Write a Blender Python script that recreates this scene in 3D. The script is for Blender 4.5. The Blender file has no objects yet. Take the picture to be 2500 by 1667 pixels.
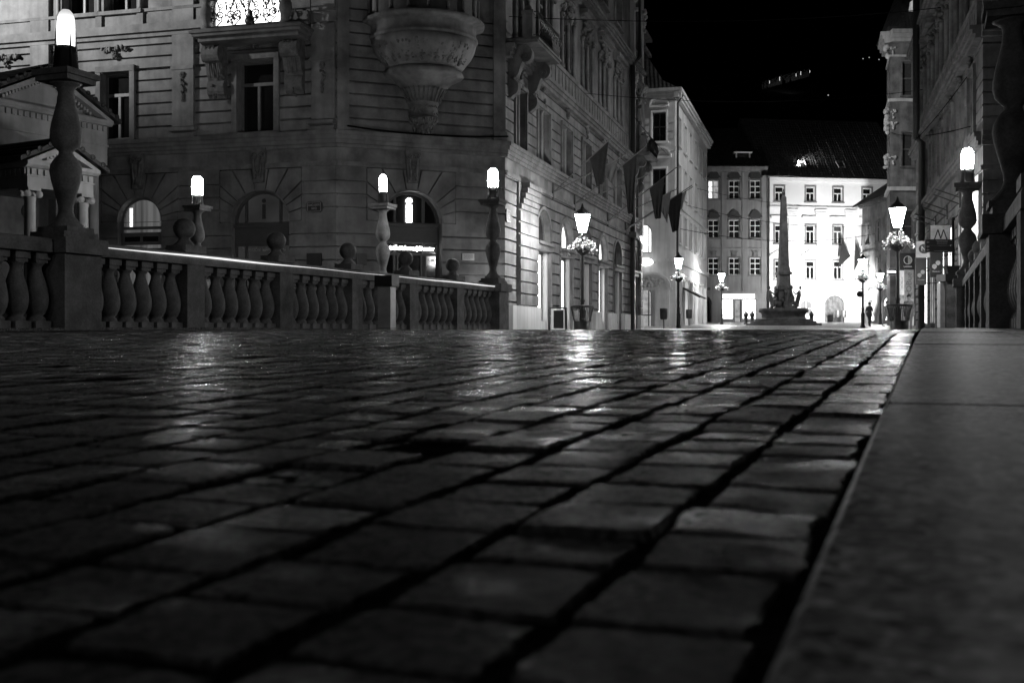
import bpy, math, random
import numpy as np
from mathutils import Vector, Matrix, noise as mnoise

random.seed(11)
rng = np.random.default_rng(11)
PI = math.pi
scene = bpy.context.scene
COL = scene.collection

# ------------------------------------------------------------------ camera
cam_d = bpy.data.cameras.new("camera")
cam = bpy.data.objects.new("camera", cam_d)
COL.objects.link(cam)
cam.location = (0, 0, 0)
cam.rotation_euler = (PI / 2, 0, 0)
cam_d.sensor_width = 36.0
cam_d.lens = 38.88
cam_d.shift_y = -0.0114
cam_d.clip_start = 0.02
cam_d.clip_end = 2000
cam_d.dof.use_dof = True
cam_d.dof.focus_distance = 16.0
cam_d.dof.aperture_fstop = 8.0
scene.camera = cam

# ------------------------------------------------------------------ materials
def new_mat(name):
    m = bpy.data.materials.new(name)
    m.use_nodes = True
    nt = m.node_tree
    b = nt.nodes["Principled BSDF"]
    return m, nt, b

def g4(v):
    return (v, v, v, 1)

def stone(name, lo, hi, scale=1.2, rough=(0.7, 0.95), bump=0.25, bscale=30.0, streak=False, spec=0.3, speck=0.0, bdist=0.01):
    """plaster / stone: blotchy base colour, fine bump, optional vertical rain streaks and speckle"""
    m, nt, b = new_mat(name)
    N, Lk = nt.nodes, nt.links
    tc = N.new("ShaderNodeTexCoord")
    n1 = N.new("ShaderNodeTexNoise"); n1.inputs["Scale"].default_value = scale
    n1.inputs["Detail"].default_value = 9; n1.inputs["Roughness"].default_value = 0.62
    Lk.new(tc.outputs["Object"], n1.inputs["Vector"])
    r1 = N.new("ShaderNodeValToRGB")
    r1.color_ramp.elements[0].position = 0.36; r1.color_ramp.elements[0].color = g4(lo)
    r1.color_ramp.elements[1].position = 0.64; r1.color_ramp.elements[1].color = g4(hi)
    Lk.new(n1.outputs["Fac"], r1.inputs["Fac"])
    col = r1.outputs["Color"]
    if streak:
        mp = N.new("ShaderNodeMapping"); mp.inputs["Scale"].default_value = (2.4, 2.4, 0.16)
        Lk.new(tc.outputs["Object"], mp.inputs["Vector"])
        n2 = N.new("ShaderNodeTexNoise"); n2.inputs["Scale"].default_value = 1.6; n2.inputs["Detail"].default_value = 6
        Lk.new(mp.outputs["Vector"], n2.inputs["Vector"])
        r2 = N.new("ShaderNodeValToRGB")
        r2.color_ramp.elements[0].position = 0.36; r2.color_ramp.elements[0].color = g4(0.72)
        r2.color_ramp.elements[1].position = 0.58; r2.color_ramp.elements[1].color = g4(1.0)
        Lk.new(n2.outputs["Fac"], r2.inputs["Fac"])
        mx = N.new("ShaderNodeMix"); mx.data_type = 'RGBA'; mx.blend_type = 'MULTIPLY'
        mx.inputs[0].default_value = 0.75
        Lk.new(col, mx.inputs[6]); Lk.new(r2.outputs["Color"], mx.inputs[7])
        col = mx.outputs[2]
    n3 = N.new("ShaderNodeTexNoise"); n3.inputs["Scale"].default_value = bscale; n3.inputs["Detail"].default_value = 6
    Lk.new(tc.outputs["Object"], n3.inputs["Vector"])
    if speck > 0:
        r3 = N.new("ShaderNodeValToRGB")
        r3.color_ramp.elements[0].position = 0.38; r3.color_ramp.elements[0].color = g4(1 - speck)
        r3.color_ramp.elements[1].position = 0.62; r3.color_ramp.elements[1].color = g4(1.0)
        Lk.new(n3.outputs["Fac"], r3.inputs["Fac"])
        mx = N.new("ShaderNodeMix"); mx.data_type = 'RGBA'; mx.blend_type = 'MULTIPLY'
        mx.inputs[0].default_value = 1.0
        Lk.new(col, mx.inputs[6]); Lk.new(r3.outputs["Color"], mx.inputs[7])
        col = mx.outputs[2]
    Lk.new(col, b.inputs["Base Color"])
    mr = N.new("ShaderNodeMapRange")
    mr.inputs["To Min"].default_value = rough[0]; mr.inputs["To Max"].default_value = rough[1]
    mr.inputs["From Min"].default_value = 0.3; mr.inputs["From Max"].default_value = 0.7
    Lk.new(n1.outputs["Fac"], mr.inputs["Value"]); Lk.new(mr.outputs["Result"], b.inputs["Roughness"])
    bp = N.new("ShaderNodeBump"); bp.inputs["Strength"].default_value = bump; bp.inputs["Distance"].default_value = bdist
    Lk.new(n3.outputs["Fac"], bp.inputs["Height"]); Lk.new(bp.outputs["Normal"], b.inputs["Normal"])
    b.inputs["Specular IOR Level"].default_value = spec
    return m

def plain(name, v, rough=0.5, metal=0.0, spec=0.5):
    """painted or metal surface with a faint mottling"""
    m, nt, b = new_mat(name)
    N, Lk = nt.nodes, nt.links
    tc = N.new("ShaderNodeTexCoord")
    n1 = N.new("ShaderNodeTexNoise"); n1.inputs["Scale"].default_value = 6; n1.inputs["Detail"].default_value = 5
    Lk.new(tc.outputs["Object"], n1.inputs["Vector"])
    r1 = N.new("ShaderNodeValToRGB")
    r1.color_ramp.elements[0].position = 0.3; r1.color_ramp.elements[0].color = g4(v * 0.8)
    r1.color_ramp.elements[1].position = 0.7; r1.color_ramp.elements[1].color = g4(min(1, v * 1.15))
    Lk.new(n1.outputs["Fac"], r1.inputs["Fac"]); Lk.new(r1.outputs["Color"], b.inputs["Base Color"])
    b.inputs["Roughness"].default_value = rough; b.inputs["Metallic"].default_value = metal
    b.inputs["Specular IOR Level"].default_value = spec
    return m

def glow(name, strength, noise=0.0, nscale=3.0, stripes=False):
    m = bpy.data.materials.new(name); m.use_nodes = True
    nt = m.node_tree; N, Lk = nt.nodes, nt.links
    N.clear()
    out = N.new("ShaderNodeOutputMaterial"); e = N.new("ShaderNodeEmission")
    e.inputs["Color"].default_value = g4(1); e.inputs["Strength"].default_value = strength
    Lk.new(e.outputs[0], out.inputs["Surface"])
    if noise > 0:
        tc = N.new("ShaderNodeTexCoord"); n1 = N.new("ShaderNodeTexNoise")
        n1.inputs["Scale"].default_value = nscale; n1.inputs["Detail"].default_value = 4
        src = tc.outputs["Object"]
        if stripes:
            mp = N.new("ShaderNodeMapping"); mp.inputs["Scale"].default_value = (6, 6, 0.2)
            Lk.new(src, mp.inputs["Vector"]); src = mp.outputs["Vector"]
        Lk.new(src, n1.inputs["Vector"])
        mr = N.new("ShaderNodeMapRange")
        mr.inputs["From Min"].default_value = 0.3; mr.inputs["From Max"].default_value = 0.7
        mr.inputs["To Min"].default_value = strength * (1 - noise); mr.inputs["To Max"].default_value = strength * (1 + noise)
        Lk.new(n1.outputs["Fac"], mr.inputs["Value"]); Lk.new(mr.outputs["Result"], e.inputs["Strength"])
    return m

def wet_gloss(m, w0, w1, rough, normal=None, rlink=None, power=17.0, wet=None):
    """matte base plus a thin wet film that mirrors more at grazing angles"""
    nt = m.node_tree; N, Lk = nt.nodes, nt.links
    b = N["Principled BSDF"]; b.inputs["Specular IOR Level"].default_value = 0.0
    gl = N.new("ShaderNodeBsdfGlossy"); gl.inputs["Color"].default_value = g4(1); gl.inputs["Roughness"].default_value = rough
    lw = N.new("ShaderNodeLayerWeight"); lw.inputs["Blend"].default_value = 0.5
    pw = N.new("ShaderNodeMath"); pw.operation = 'POWER'; pw.inputs[1].default_value = power
    ma = N.new("ShaderNodeMath"); ma.operation = 'MULTIPLY_ADD'; ma.inputs[1].default_value = w1; ma.inputs[2].default_value = w0
    mx = N.new("ShaderNodeMixShader")
    if normal is not None:
        Lk.new(normal, gl.inputs["Normal"])
    if rlink is not None:
        Lk.new(rlink, gl.inputs["Roughness"])
    Lk.new(lw.outputs["Facing"], pw.inputs[0]); Lk.new(pw.outputs[0], ma.inputs[0])
    wl = ma.outputs[0]
    if wet is not None:                       # the film pools on some stones and leaves others dry
        rp = N.new("ShaderNodeMapRange"); rp.interpolation_type = 'SMOOTHSTEP'
        rp.inputs["From Min"].default_value = 0.55; rp.inputs["From Max"].default_value = 0.66
        rp.inputs["To Min"].default_value = 0.62; rp.inputs["To Max"].default_value = 2.6
        mu = N.new("ShaderNodeMath"); mu.operation = 'MULTIPLY'; mu.use_clamp = True
        Lk.new(wet, rp.inputs["Value"]); Lk.new(rp.outputs["Result"], mu.inputs[0]); Lk.new(wl, mu.inputs[1]); wl = mu.outputs[0]
    Lk.new(wl, mx.inputs[0])
    Lk.new(b.outputs[0], mx.inputs[1]); Lk.new(gl.outputs[0], mx.inputs[2])
    Lk.new(mx.outputs[0], N["Material Output"].inputs["Surface"])
    return m

def cobble_mat(name, lo, hi, r0, r1_, bump=0.5, spec=0.5):
    m, nt, b = new_mat(name)
    N, Lk = nt.nodes, nt.links
    tc = N.new("ShaderNodeTexCoord")
    n0 = N.new("ShaderNodeTexNoise"); n0.inputs["Scale"].default_value = 7.5; n0.inputs["Detail"].default_value = 3
    n1 = N.new("ShaderNodeTexNoise"); n1.inputs["Scale"].default_value = 60; n1.inputs["Detail"].default_value = 8; n1.inputs["Roughness"].default_value = 0.7
    n2 = N.new("ShaderNodeTexNoise"); n2.inputs["Scale"].default_value = 420; n2.inputs["Detail"].default_value = 3
    for n in (n0, n1, n2):
        Lk.new(tc.outputs["Object"], n.inputs["Vector"])
    ad = N.new("ShaderNodeMath"); ad.operation = 'ADD'
    Lk.new(n0.outputs["Fac"], ad.inputs[0]); Lk.new(n1.outputs["Fac"], ad.inputs[1])
    rr = N.new("ShaderNodeMapRange"); rr.inputs["From Min"].default_value = 0.7; rr.inputs["From Max"].default_value = 1.3
    rr.inputs["To Min"].default_value = lo; rr.inputs["To Max"].default_value = hi
    Lk.new(ad.outputs[0], rr.inputs["Value"])
    Lk.new(rr.outputs["Result"], b.inputs["Base Color"])
    ad3 = N.new("ShaderNodeMath"); ad3.operation = 'MULTIPLY_ADD'; ad3.inputs[1].default_value = 0.55
    Lk.new(n0.outputs["Fac"], ad3.inputs[0]); Lk.new(n1.outputs["Fac"], ad3.inputs[2])
    mr = N.new("ShaderNodeMapRange"); mr.inputs["From Min"].default_value = 0.79; mr.inputs["From Max"].default_value = 0.9
    mr.inputs["To Min"].default_value = r1_; mr.inputs["To Max"].default_value = r0
    Lk.new(ad3.outputs[0], mr.inputs["Value"]); Lk.new(mr.outputs["Result"], b.inputs["Roughness"])
    ad2 = N.new("ShaderNodeMath"); ad2.operation = 'MULTIPLY_ADD'; ad2.inputs[1].default_value = 0.35
    Lk.new(n2.outputs["Fac"], ad2.inputs[0]); Lk.new(n1.outputs["Fac"], ad2.inputs[2])
    bp = N.new("ShaderNodeBump"); bp.inputs["Strength"].default_value = bump; bp.inputs["Distance"].default_value = 0.006
    Lk.new(ad2.outputs[0], bp.inputs["Height"]); Lk.new(bp.outputs["Normal"], b.inputs["Normal"])
    wet_gloss(m, spec * 0.03, spec * 1.15, r0, bp.outputs["Normal"], mr.outputs["Result"], wet=n0.outputs["Fac"])
    return m

def roof_mat(name, v):
    m, nt, b = new_mat(name)
    N, Lk = nt.nodes, nt.links
    tc = N.new("ShaderNodeTexCoord")
    w = N.new("ShaderNodeTexWave"); w.wave_type = 'BANDS'; w.bands_direction = 'X'; w.inputs["Scale"].default_value = 1.1
    w2 = N.new("ShaderNodeTexWave"); w2.wave_type = 'BANDS'; w2.bands_direction = 'Z'; w2.inputs["Scale"].default_value = 1.0
    n = N.new("ShaderNodeTexNoise"); n.inputs["Scale"].default_value = 3; n.inputs["Detail"].default_value = 6
    for q in (w, w2, n):
        Lk.new(tc.outputs["Object"], q.inputs["Vector"])
    ad = N.new("ShaderNodeMath"); ad.operation = 'ADD'
    Lk.new(w.outputs["Fac"], ad.inputs[0]); Lk.new(w2.outputs["Fac"], ad.inputs[1])
    bp = N.new("ShaderNodeBump"); bp.inputs["Strength"].default_value = 0.6; bp.inputs["Distance"].default_value = 0.04
    Lk.new(ad.outputs[0], bp.inputs["Height"]); Lk.new(bp.outputs["Normal"], b.inputs["Normal"])
    r1 = N.new("ShaderNodeValToRGB")
    r1.color_ramp.elements[0].position = 0.3; r1.color_ramp.elements[0].color = g4(v * 0.6)
    r1.color_ramp.elements[1].position = 0.7; r1.color_ramp.elements[1].color = g4(v * 1.4)
    Lk.new(n.outputs["Fac"], r1.inputs["Fac"]); Lk.new(r1.outputs["Color"], b.inputs["Base Color"])
    b.inputs["Roughness"].default_value = 0.75; b.inputs["Specular IOR Level"].default_value = 0.12
    return m

M = {}
M["plaster"] = stone("weathered_plaster", 0.085, 0.225, 0.9, streak=True, bump=0.5)
M["plaster_dark"] = stone("weathered_plaster_trim", 0.09, 0.20, 1.6, streak=True, bump=0.4)
M["plaster_pale"] = stone("pale_plaster", 0.42, 0.55, 0.5, streak=True)
M["plaster_grey"] = stone("grey_plaster", 0.17, 0.23, 0.5, streak=True)
M["plaster_white"] = stone("white_plaster", 0.66, 0.78, 0.4)
M["pavilion"] = stone("pavilion_stone", 0.2, 0.3, 1.0, streak=True)
M["stone"] = stone("balustrade_stone", 0.15, 0.34, 3.5, rough=(0.6, 0.85), bump=0.5, bscale=40, streak=True, speck=0.22, bdist=0.008)
M["granite"] = stone("granite_slab", 0.34, 0.62, 2.5, rough=(0.4, 0.6), bump=0.1, bscale=62, spec=0.45, speck=0.3, bdist=0.003)
def crystals(m, scale, lo):
    """granite grain: small cells of differing tone multiplied over the base colour"""
    nt = m.node_tree; N, Lk = nt.nodes, nt.links; b = N["Principled BSDF"]
    src = b.inputs["Base Color"].links[0].from_socket
    tc = N.new("ShaderNodeTexCoord"); vo = N.new("ShaderNodeTexVoronoi"); vo.inputs["Scale"].default_value = scale
    bw = N.new("ShaderNodeSeparateColor"); mr = N.new("ShaderNodeMapRange"); mr.inputs["To Min"].default_value = lo
    Lk.new(tc.outputs["Object"], vo.inputs["Vector"]); Lk.new(vo.outputs["Color"], bw.inputs[0]); Lk.new(bw.outputs[0], mr.inputs["Value"])
    mx = N.new("ShaderNodeMix"); mx.data_type = 'RGBA'; mx.blend_type = 'MULTIPLY'; mx.inputs[0].default_value = 1.0
    Lk.new(src, mx.inputs[6]); Lk.new(mr.outputs["Result"], mx.inputs[7]); Lk.new(mx.outputs[2], b.inputs["Base Color"])
crystals(M["granite"], 75, 0.2); crystals(M["granite"], 150, 0.35)
wet_gloss(M["granite"], 0.004, 0.09, 0.36, M["granite"].node_tree.nodes["Bump"].outputs["Normal"])
M["relief"] = stone("carved_relief_stone", 0.07, 0.15, 5.0, bump=0.6, bscale=60)
M["fountain_stone"] = stone("fountain_marble", 0.04, 0.10, 1.5, bump=0.5, bscale=30, streak=True)
M["iron"] = plain("black_iron", 0.02, 0.42, 0.0)
M["cable"] = plain("black_cable", 0.004, 0.95, spec=0.0)
M["iron_dark"] = plain("dark_metal", 0.03, 0.5)
M["steel"] = plain("brushed_steel", 0.6, 0.38, 0.5)
M["sash"] = plain("painted_sash", 0.11, 0.5)
M["sash_white"] = plain("white_sash", 0.62, 0.5)
M["sash_dark"] = plain("dark_timber_sash", 0.05, 0.5)
M["glass"] = plain("dark_window_glass", 0.012, 0.06)
M["glass_blind"] = plain("window_with_pale_blind", 0.12, 0.35)
M["glass_shutter"] = plain("window_glass_grey", 0.05, 0.2)
M["wood"] = stone("gate_wood", 0.10, 0.20, 3.0, bump=0.5, bscale=20, streak=True)
M["roof"] = roof_mat("dark_roof_tiles", 0.045)
M["roof_tile"] = roof_mat("clay_roof_tiles", 0.06)
M["cobble"] = cobble_mat("wet_cobbles", 0.045, 0.10, 0.14, 0.26, 1.0, 0.4)
crystals(M["cobble"], 150, 0.25)
M["grit"] = stone("joint_grit", 0.003, 0.010, 20, rough=(0.8, 0.95), bump=0.8, bscale=160, spec=0.0)
M["street"] = cobble_mat("wet_street_setts", 0.14, 0.28, 0.25, 0.45, 1.0)
M["soil"] = stone("dark_hillside", 0.008, 0.02, 0.1)
M["leaf"] = plain("basket_leaves", 0.10, 0.5)
M["petal"] = plain("pale_petals", 0.62, 0.6)
M["flag_dark"] = plain("dark_flag_cloth", 0.022, 0.85, spec=0.1)
M["flag_mid"] = plain("grey_flag_cloth", 0.09, 0.85, spec=0.1)
M["flag_pale"] = plain("pale_flag_cloth", 0.35, 0.85, spec=0.1)
M["sign_black"] = plain("black_sign_board", 0.012, 0.45)
M["sign_grey"] = plain("grey_sign_board", 0.30, 0.5)
M["sign_mark"] = plain("pale_sign_marks", 0.75, 0.5)
M["sign_dim"] = plain("dim_sign_marks", 0.28, 0.6)
M["cloth"] = plain("dark_clothing", 0.05, 0.85, spec=0.1)
M["cloth_pale"] = plain("grey_clothing", 0.22, 0.85, spec=0.1)
M["skin"] = plain("skin", 0.35, 0.6)
M["hair"] = plain("dark_hair", 0.03, 0.6)
M["water"] = plain("river_water", 0.01, 0.08)
M["jet"] = plain("white_water_jet", 0.6, 0.2)
M["lamp_soft"] = glow("frosted_lamp_glass_soft", 3.0)
def bulb_low(m, lo_z, hi_z, top, low):
    """frosted glass over a bulb that sits low in it: the top of the glass is dimmer"""
    nt = m.node_tree; N, Lk = nt.nodes, nt.links
    e = next(n for n in N if n.type == 'EMISSION')
    tc = N.new("ShaderNodeTexCoord"); sp_ = N.new("ShaderNodeSeparateXYZ"); mr = N.new("ShaderNodeMapRange")
    mr.interpolation_type = 'SMOOTHSTEP'
    mr.inputs["From Min"].default_value = lo_z; mr.inputs["From Max"].default_value = hi_z
    mr.inputs["To Min"].default_value = low; mr.inputs["To Max"].default_value = top
    Lk.new(tc.outputs["Object"], sp_.inputs[0]); Lk.new(sp_.outputs["Z"], mr.inputs["Value"]); Lk.new(mr.outputs["Result"], e.inputs["Strength"])
bulb_low(M["lamp_soft"], 2.28, 2.56, 0.62, 3.2)
M["lamp_mid"] = glow("frosted_lamp_glass_mid", 36)
M["lamp_bright"] = glow("frosted_lamp_glass_bright", 240)
M["lamp_glare"] = glow("frosted_lamp_glass_glare", 210)
M["lantern"] = glow("lantern_glass", 420)
M["lantern_far"] = glow("far_lantern_glass", 75)
M["lit"] = glow("lit_room", 2.6, 0.25, 1.5)
M["lit_shop"] = glow("lit_shop_window", 3.5, 0.4, 0.8)
M["lit_strip"] = glow("bright_window_gap", 2.2)
M["lit_dim"] = glow("curtained_window", 0.09, 0.7, 1.0, True)
M["lit_grey"] = glow("softly_lit_window", 0.35, 0.5, 2.0)
M["lit_sign"] = glow("lit_letters", 9)
M["lit_panel"] = glow("lit_sign_panel", 3.5)
M["lit_faint"] = glow("faint_inside_glow", 0.022, 0.3, 1.0)
M["flood"] = glow("floodlight_face", 60)
M["star"] = glow("distant_lamp", 0.5)

# ------------------------------------------------------------------ mesh helpers
class Fr:
    """a vertical working plane: s runs along d, n outwards (to the viewer's side), z up"""
    def __init__(self, o, d):
        l = math.hypot(*d)
        self.o = (float(o[0]), float(o[1])); self.d = (d[0] / l, d[1] / l); self.n = (self.d[1], -self.d[0])
    def P(self, s, z, n=0.0):
        return (self.o[0] + s * self.d[0] + n * self.n[0], self.o[1] + s * self.d[1] + n * self.n[1], z)

IDF = Fr((0, 0), (1, 0))      # s = x, n = -y

class MB:
    def __init__(self):
        self.v = []; self.f = []; self.sm = []
    def add(self, vs, fs, smooth=False):
        b = len(self.v); self.v += vs
        for f in fs:
            self.f.append(tuple(b + i for i in f)); self.sm.append(smooth)
    def box(self, fr, s0, s1, z0, z1, n0, n1):
        P = fr.P
        vs = [P(s0, z0, n0), P(s1, z0, n0), P(s1, z1, n0), P(s0, z1, n0), P(s0, z0, n1), P(s1, z0, n1), P(s1, z1, n1), P(s0, z1, n1)]
        self.add(vs, [(0, 3, 2, 1), (4, 5, 6, 7), (0, 1, 5, 4), (1, 2, 6, 5), (2, 3, 7, 6), (3, 0, 4, 7)])
        return self
    def taper(self, fr, s, n, z0, z1, a0, b0, a1, b1):
        """box that narrows: half sizes (a along s, b along n) at z0 and z1"""
        P = fr.P
        vs = [P(s - a0, z0, n - b0), P(s + a0, z0, n - b0), P(s + a0, z0, n + b0), P(s - a0, z0, n + b0),
              P(s - a1, z1, n - b1), P(s + a1, z1, n - b1), P(s + a1, z1, n + b1), P(s - a1, z1, n + b1)]
        self.add(vs, [(0, 1, 2, 3), (4, 5, 6, 7), (0, 1, 5, 4), (1, 2, 6, 5), (2, 3, 7, 6), (3, 0, 4, 7)])
        return self
    def prism(self, fr, pts, n0, n1, smooth=False):
        """polygon pts (s,z) extruded between n0 and n1"""
        k = len(pts)
        vs = [fr.P(s, z, n0) for s, z in pts] + [fr.P(s, z, n1) for s, z in pts]
        fs = [tuple(range(k)), tuple(range(k, 2 * k))] + [(i, (i + 1) % k, k + (i + 1) % k, k + i) for i in range(k)]
        self.add(vs, fs, smooth)
        return self
    def side_prism(self, fr, pts, s0, s1):
        """polygon pts (n,z) extruded along s"""
        k = len(pts)
        vs = [fr.P(s0, z, n) for n, z in pts] + [fr.P(s1, z, n) for n, z in pts]
        fs = [tuple(range(k)), tuple(range(k, 2 * k))] + [(i, (i + 1) % k, k + (i + 1) % k, k + i) for i in range(k)]
        self.add(vs, fs)
        return self
    def lathe(self, c, prof, seg=20, smooth=True, caps=True, a0=0.0):
        vs = []
        for r, z in prof:
            for k in range(seg):
                a = a0 + 2 * PI * k / seg
                vs.append((c[0] + r * math.cos(a), c[1] + r * math.sin(a), c[2] + z))
        fs = []
        for i in range(len(prof) - 1):
            for k in range(seg):
                k2 = (k + 1) % seg
                fs.append((i * seg + k, i * seg + k2, (i + 1) * seg + k2, (i + 1) * seg + k))
        self.add(vs, fs, smooth)
        if caps:
            b = len(self.v) - len(vs)
            self.f.append(tuple(b + k for k in range(seg))); self.sm.append(False)
            t = b + (len(prof) - 1) * seg
            self.f.append(tuple(t + k for k in range(seg))); self.sm.append(False)
        return self
    def tube(self, pts, r, seg=6, smooth=True):
        pts = [Vector(p) for p in pts]
        rs = r if isinstance(r, (list, tuple)) else [r] * len(pts)
        vs = []; up = Vector((0, 0, 1))
        for i, p in enumerate(pts):
            t = (pts[min(i + 1, len(pts) - 1)] - pts[max(i - 1, 0)]).normalized()
            a = t.cross(up)
            if a.length < 1e-3:
                a = t.cross(Vector((1, 0, 0)))
            a.normalize(); b = a.cross(t).normalized()
            for k in range(seg):
                w = 2 * PI * k / seg
                vs.append(tuple(p + (a * math.cos(w) + b * math.sin(w)) * rs[i]))
        fs = []
        for i in range(len(pts) - 1):
            for k in range(seg):
                k2 = (k + 1) % seg
                fs.append((i * seg + k, i * seg + k2, (i + 1) * seg + k2, (i + 1) * seg + k))
        fs.append(tuple(range(seg))); fs.append(tuple((len(pts) - 1) * seg + k for k in range(seg)))
        self.add(vs, fs, smooth)
        return self
    def blob(self, c, rx, ry, rz, seg=8, rings=5, jit=0.0):
        vs = [(c[0], c[1], c[2] - rz)]
        for i in range(1, rings):
            ph = -PI / 2 + PI * i / rings
            for k in range(seg):
                a = 2 * PI * k / seg
                j = 1 + random.uniform(-jit, jit)
                vs.append((c[0] + rx * j * math.cos(ph) * math.cos(a), c[1] + ry * j * math.cos(ph) * math.sin(a), c[2] + rz * j * math.sin(ph)))
        vs.append((c[0], c[1], c[2] + rz))
        fs = [(0, 1 + (k + 1) % seg, 1 + k) for k in range(seg)]
        for i in range(rings - 2):
            for k in range(seg):
                k2 = (k + 1) % seg
                fs.append((1 + i * seg + k, 1 + i * seg + k2, 1 + (i + 1) * seg + k2, 1 + (i + 1) * seg + k))
        e = len(vs) - 1; b = 1 + (rings - 2) * seg
        fs += [(e, b + k, b + (k + 1) % seg) for k in range(seg)]
        self.add(vs, fs, True)
        return self

def put(name, mb, mat, parent=None, loc=None, sub=False):
    """link a mesh; a part of an Empty is given in world coordinates unless loc is set"""
    me = bpy.data.meshes.new(name)
    me.from_pydata(mb.v, [], mb.f)
    me.polygons.foreach_set("use_smooth", mb.sm)
    me.materials.append(M[mat] if isinstance(mat, str) else mat)
    me.update()
    o = bpy.data.objects.new(name, me); COL.objects.link(o)
    if parent is not None:
        o.parent = parent
        if loc is not None:
            o.location = loc
        elif not sub and parent.get("world"):
            o.location = (-parent.location[0], -parent.location[1], -parent.location[2])
    elif loc is not None:
        o.location = loc
    return o

def tag(o, label=None, cat=None, group=None, kind=None):
    for k, v in (("label", label), ("category", cat), ("group", group), ("kind", kind)):
        if v:
            o[k] = v
    return o

def thing(name, label, cat, loc=(0, 0, 0), group=None, world=False, rz=0.0):
    o = bpy.data.objects.new(name, None); COL.objects.link(o)
    o.empty_display_size = 0.3
    o.location = loc; o.rotation_euler = (0, 0, rz)
    if world:
        o["world"] = 1
    return tag(o, label, cat, group)

def copy_tree(o, parent=None):
    c = o.copy(); COL.objects.link(c)
    if parent is not None:
        c.parent = parent
    for ch in list(o.children):
        copy_tree(ch, c)
    return c

def struct(name, mb, mat):
    o = put(name, mb, mat); o["kind"] = "structure"
    return o

def text_mb(txt, size, fr, s, z, n, depth=0.01, align='CENTER', rot=0.0, sx=1.0, bold=0.0):
    cu = bpy.data.curves.new("lettering", 'FONT'); cu.body = txt; cu.size = size; cu.extrude = depth
    cu.align_x = align; cu.align_y = 'CENTER'; cu.resolution_u = 3; cu.offset = bold
    ob = bpy.data.objects.new("lettering", cu); COL.objects.link(ob)
    dg = bpy.context.evaluated_depsgraph_get()
    me = bpy.data.meshes.new_from_object(ob.evaluated_get(dg))
    mb = MB(); ca, sa = math.cos(rot), math.sin(rot)
    vs = []
    for v in me.vertices:
        x, y, d = v.co.x * sx, v.co.y, v.co.z
        vs.append(fr.P(s + x * ca - y * sa, z + x * sa + y * ca, n + d))
    mb.add(vs, [tuple(p.vertices) for p in me.polygons])
    bpy.data.objects.remove(ob); bpy.data.curves.remove(cu); bpy.data.meshes.remove(me)
    return mb

# ------------------------------------------------------------------ facade helpers
def arch_pts(a, b, d, rise, k=14):
    """left springing to right springing over the crown"""
    c = (a + b) / 2; r = (b - a) / 2
    return [(c - r * math.cos(PI * i / k), d - rise + rise * math.sin(PI * i / k)) for i in range(k + 1)]

def wall(mb, fr, s0, s1, z0, z1, ops=(), grooves=(), gd=0.13, gh=0.065, reveal=0.35, n=0.0, zones=()):
    cut = list(ops) + list(zones)
    sb = sorted({s0, s1} | {v for o in cut for v in o[:2]})
    zb = {z0, z1} | {v for o in cut for v in o[2:4]}
    gs = [g for g in grooves if z0 + gh < g < z1 - gh]
    for g in gs:
        if not any(abs(g - q) < gh for o in cut for q in o[2:4]):
            zb |= {g - gh / 2, g + gh / 2}
    zb = sorted(v for v in zb if z0 <= v <= z1)
    def dep(z):
        return n - gd if any(abs(z - g) < gh / 2 for g in gs) else n
    solid = {}
    for i in range(len(sb) - 1):
        sc = (sb[i] + sb[i + 1]) / 2
        for j in range(len(zb) - 1):
            zc = (zb[j] + zb[j + 1]) / 2
            if any(o[0] < sc < o[1] and o[2] < zc < o[3] for o in cut):
                continue
            dd = dep(zc); solid[i, j] = dd
            mb.add([fr.P(sb[i], zb[j], dd), fr.P(sb[i + 1], zb[j], dd), fr.P(sb[i + 1], zb[j + 1], dd), fr.P(sb[i], zb[j + 1], dd)], [(0, 1, 2, 3)])
            if (i, j - 1) in solid and solid[i, j - 1] != dd:
                e = solid[i, j - 1]
                mb.add([fr.P(sb[i], zb[j], e), fr.P(sb[i + 1], zb[j], e), fr.P(sb[i + 1], zb[j], dd), fr.P(sb[i], zb[j], dd)], [(0, 1, 2, 3)])
    for o in ops:
        a, b, c, d = o[:4]; rise = o[4] if len(o) > 4 else 0
        r = n - reveal; sp = d - rise
        for q in (a, b):
            mb.add([fr.P(q, c, n), fr.P(q, sp, n), fr.P(q, sp, r), fr.P(q, c, r)], [(0, 1, 2, 3)])
        mb.add([fr.P(a, c, n), fr.P(b, c, n), fr.P(b, c, r), fr.P(a, c, r)], [(0, 1, 2, 3)])
        if rise:
            pts = arch_pts(a, b, d, rise)
            k = len(pts); m_ = k // 2
            for i in range(k - 1):
                p, q = pts[i], pts[i + 1]
                cor = (a, d) if i < m_ else (b, d)
                mb.add([fr.P(cor[0], cor[1], n), fr.P(p[0], p[1], n), fr.P(q[0], q[1], n)], [(0, 1, 2)])
                mb.add([fr.P(p[0], p[1], n), fr.P(q[0], q[1], n), fr.P(q[0], q[1], r), fr.P(p[0], p[1], r)], [(0, 1, 2, 3)])
        elif len(o) < 6:
            mb.add([fr.P(a, d, n), fr.P(b, d, n), fr.P(b, d, r), fr.P(a, d, r)], [(0, 1, 2, 3)])

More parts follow.
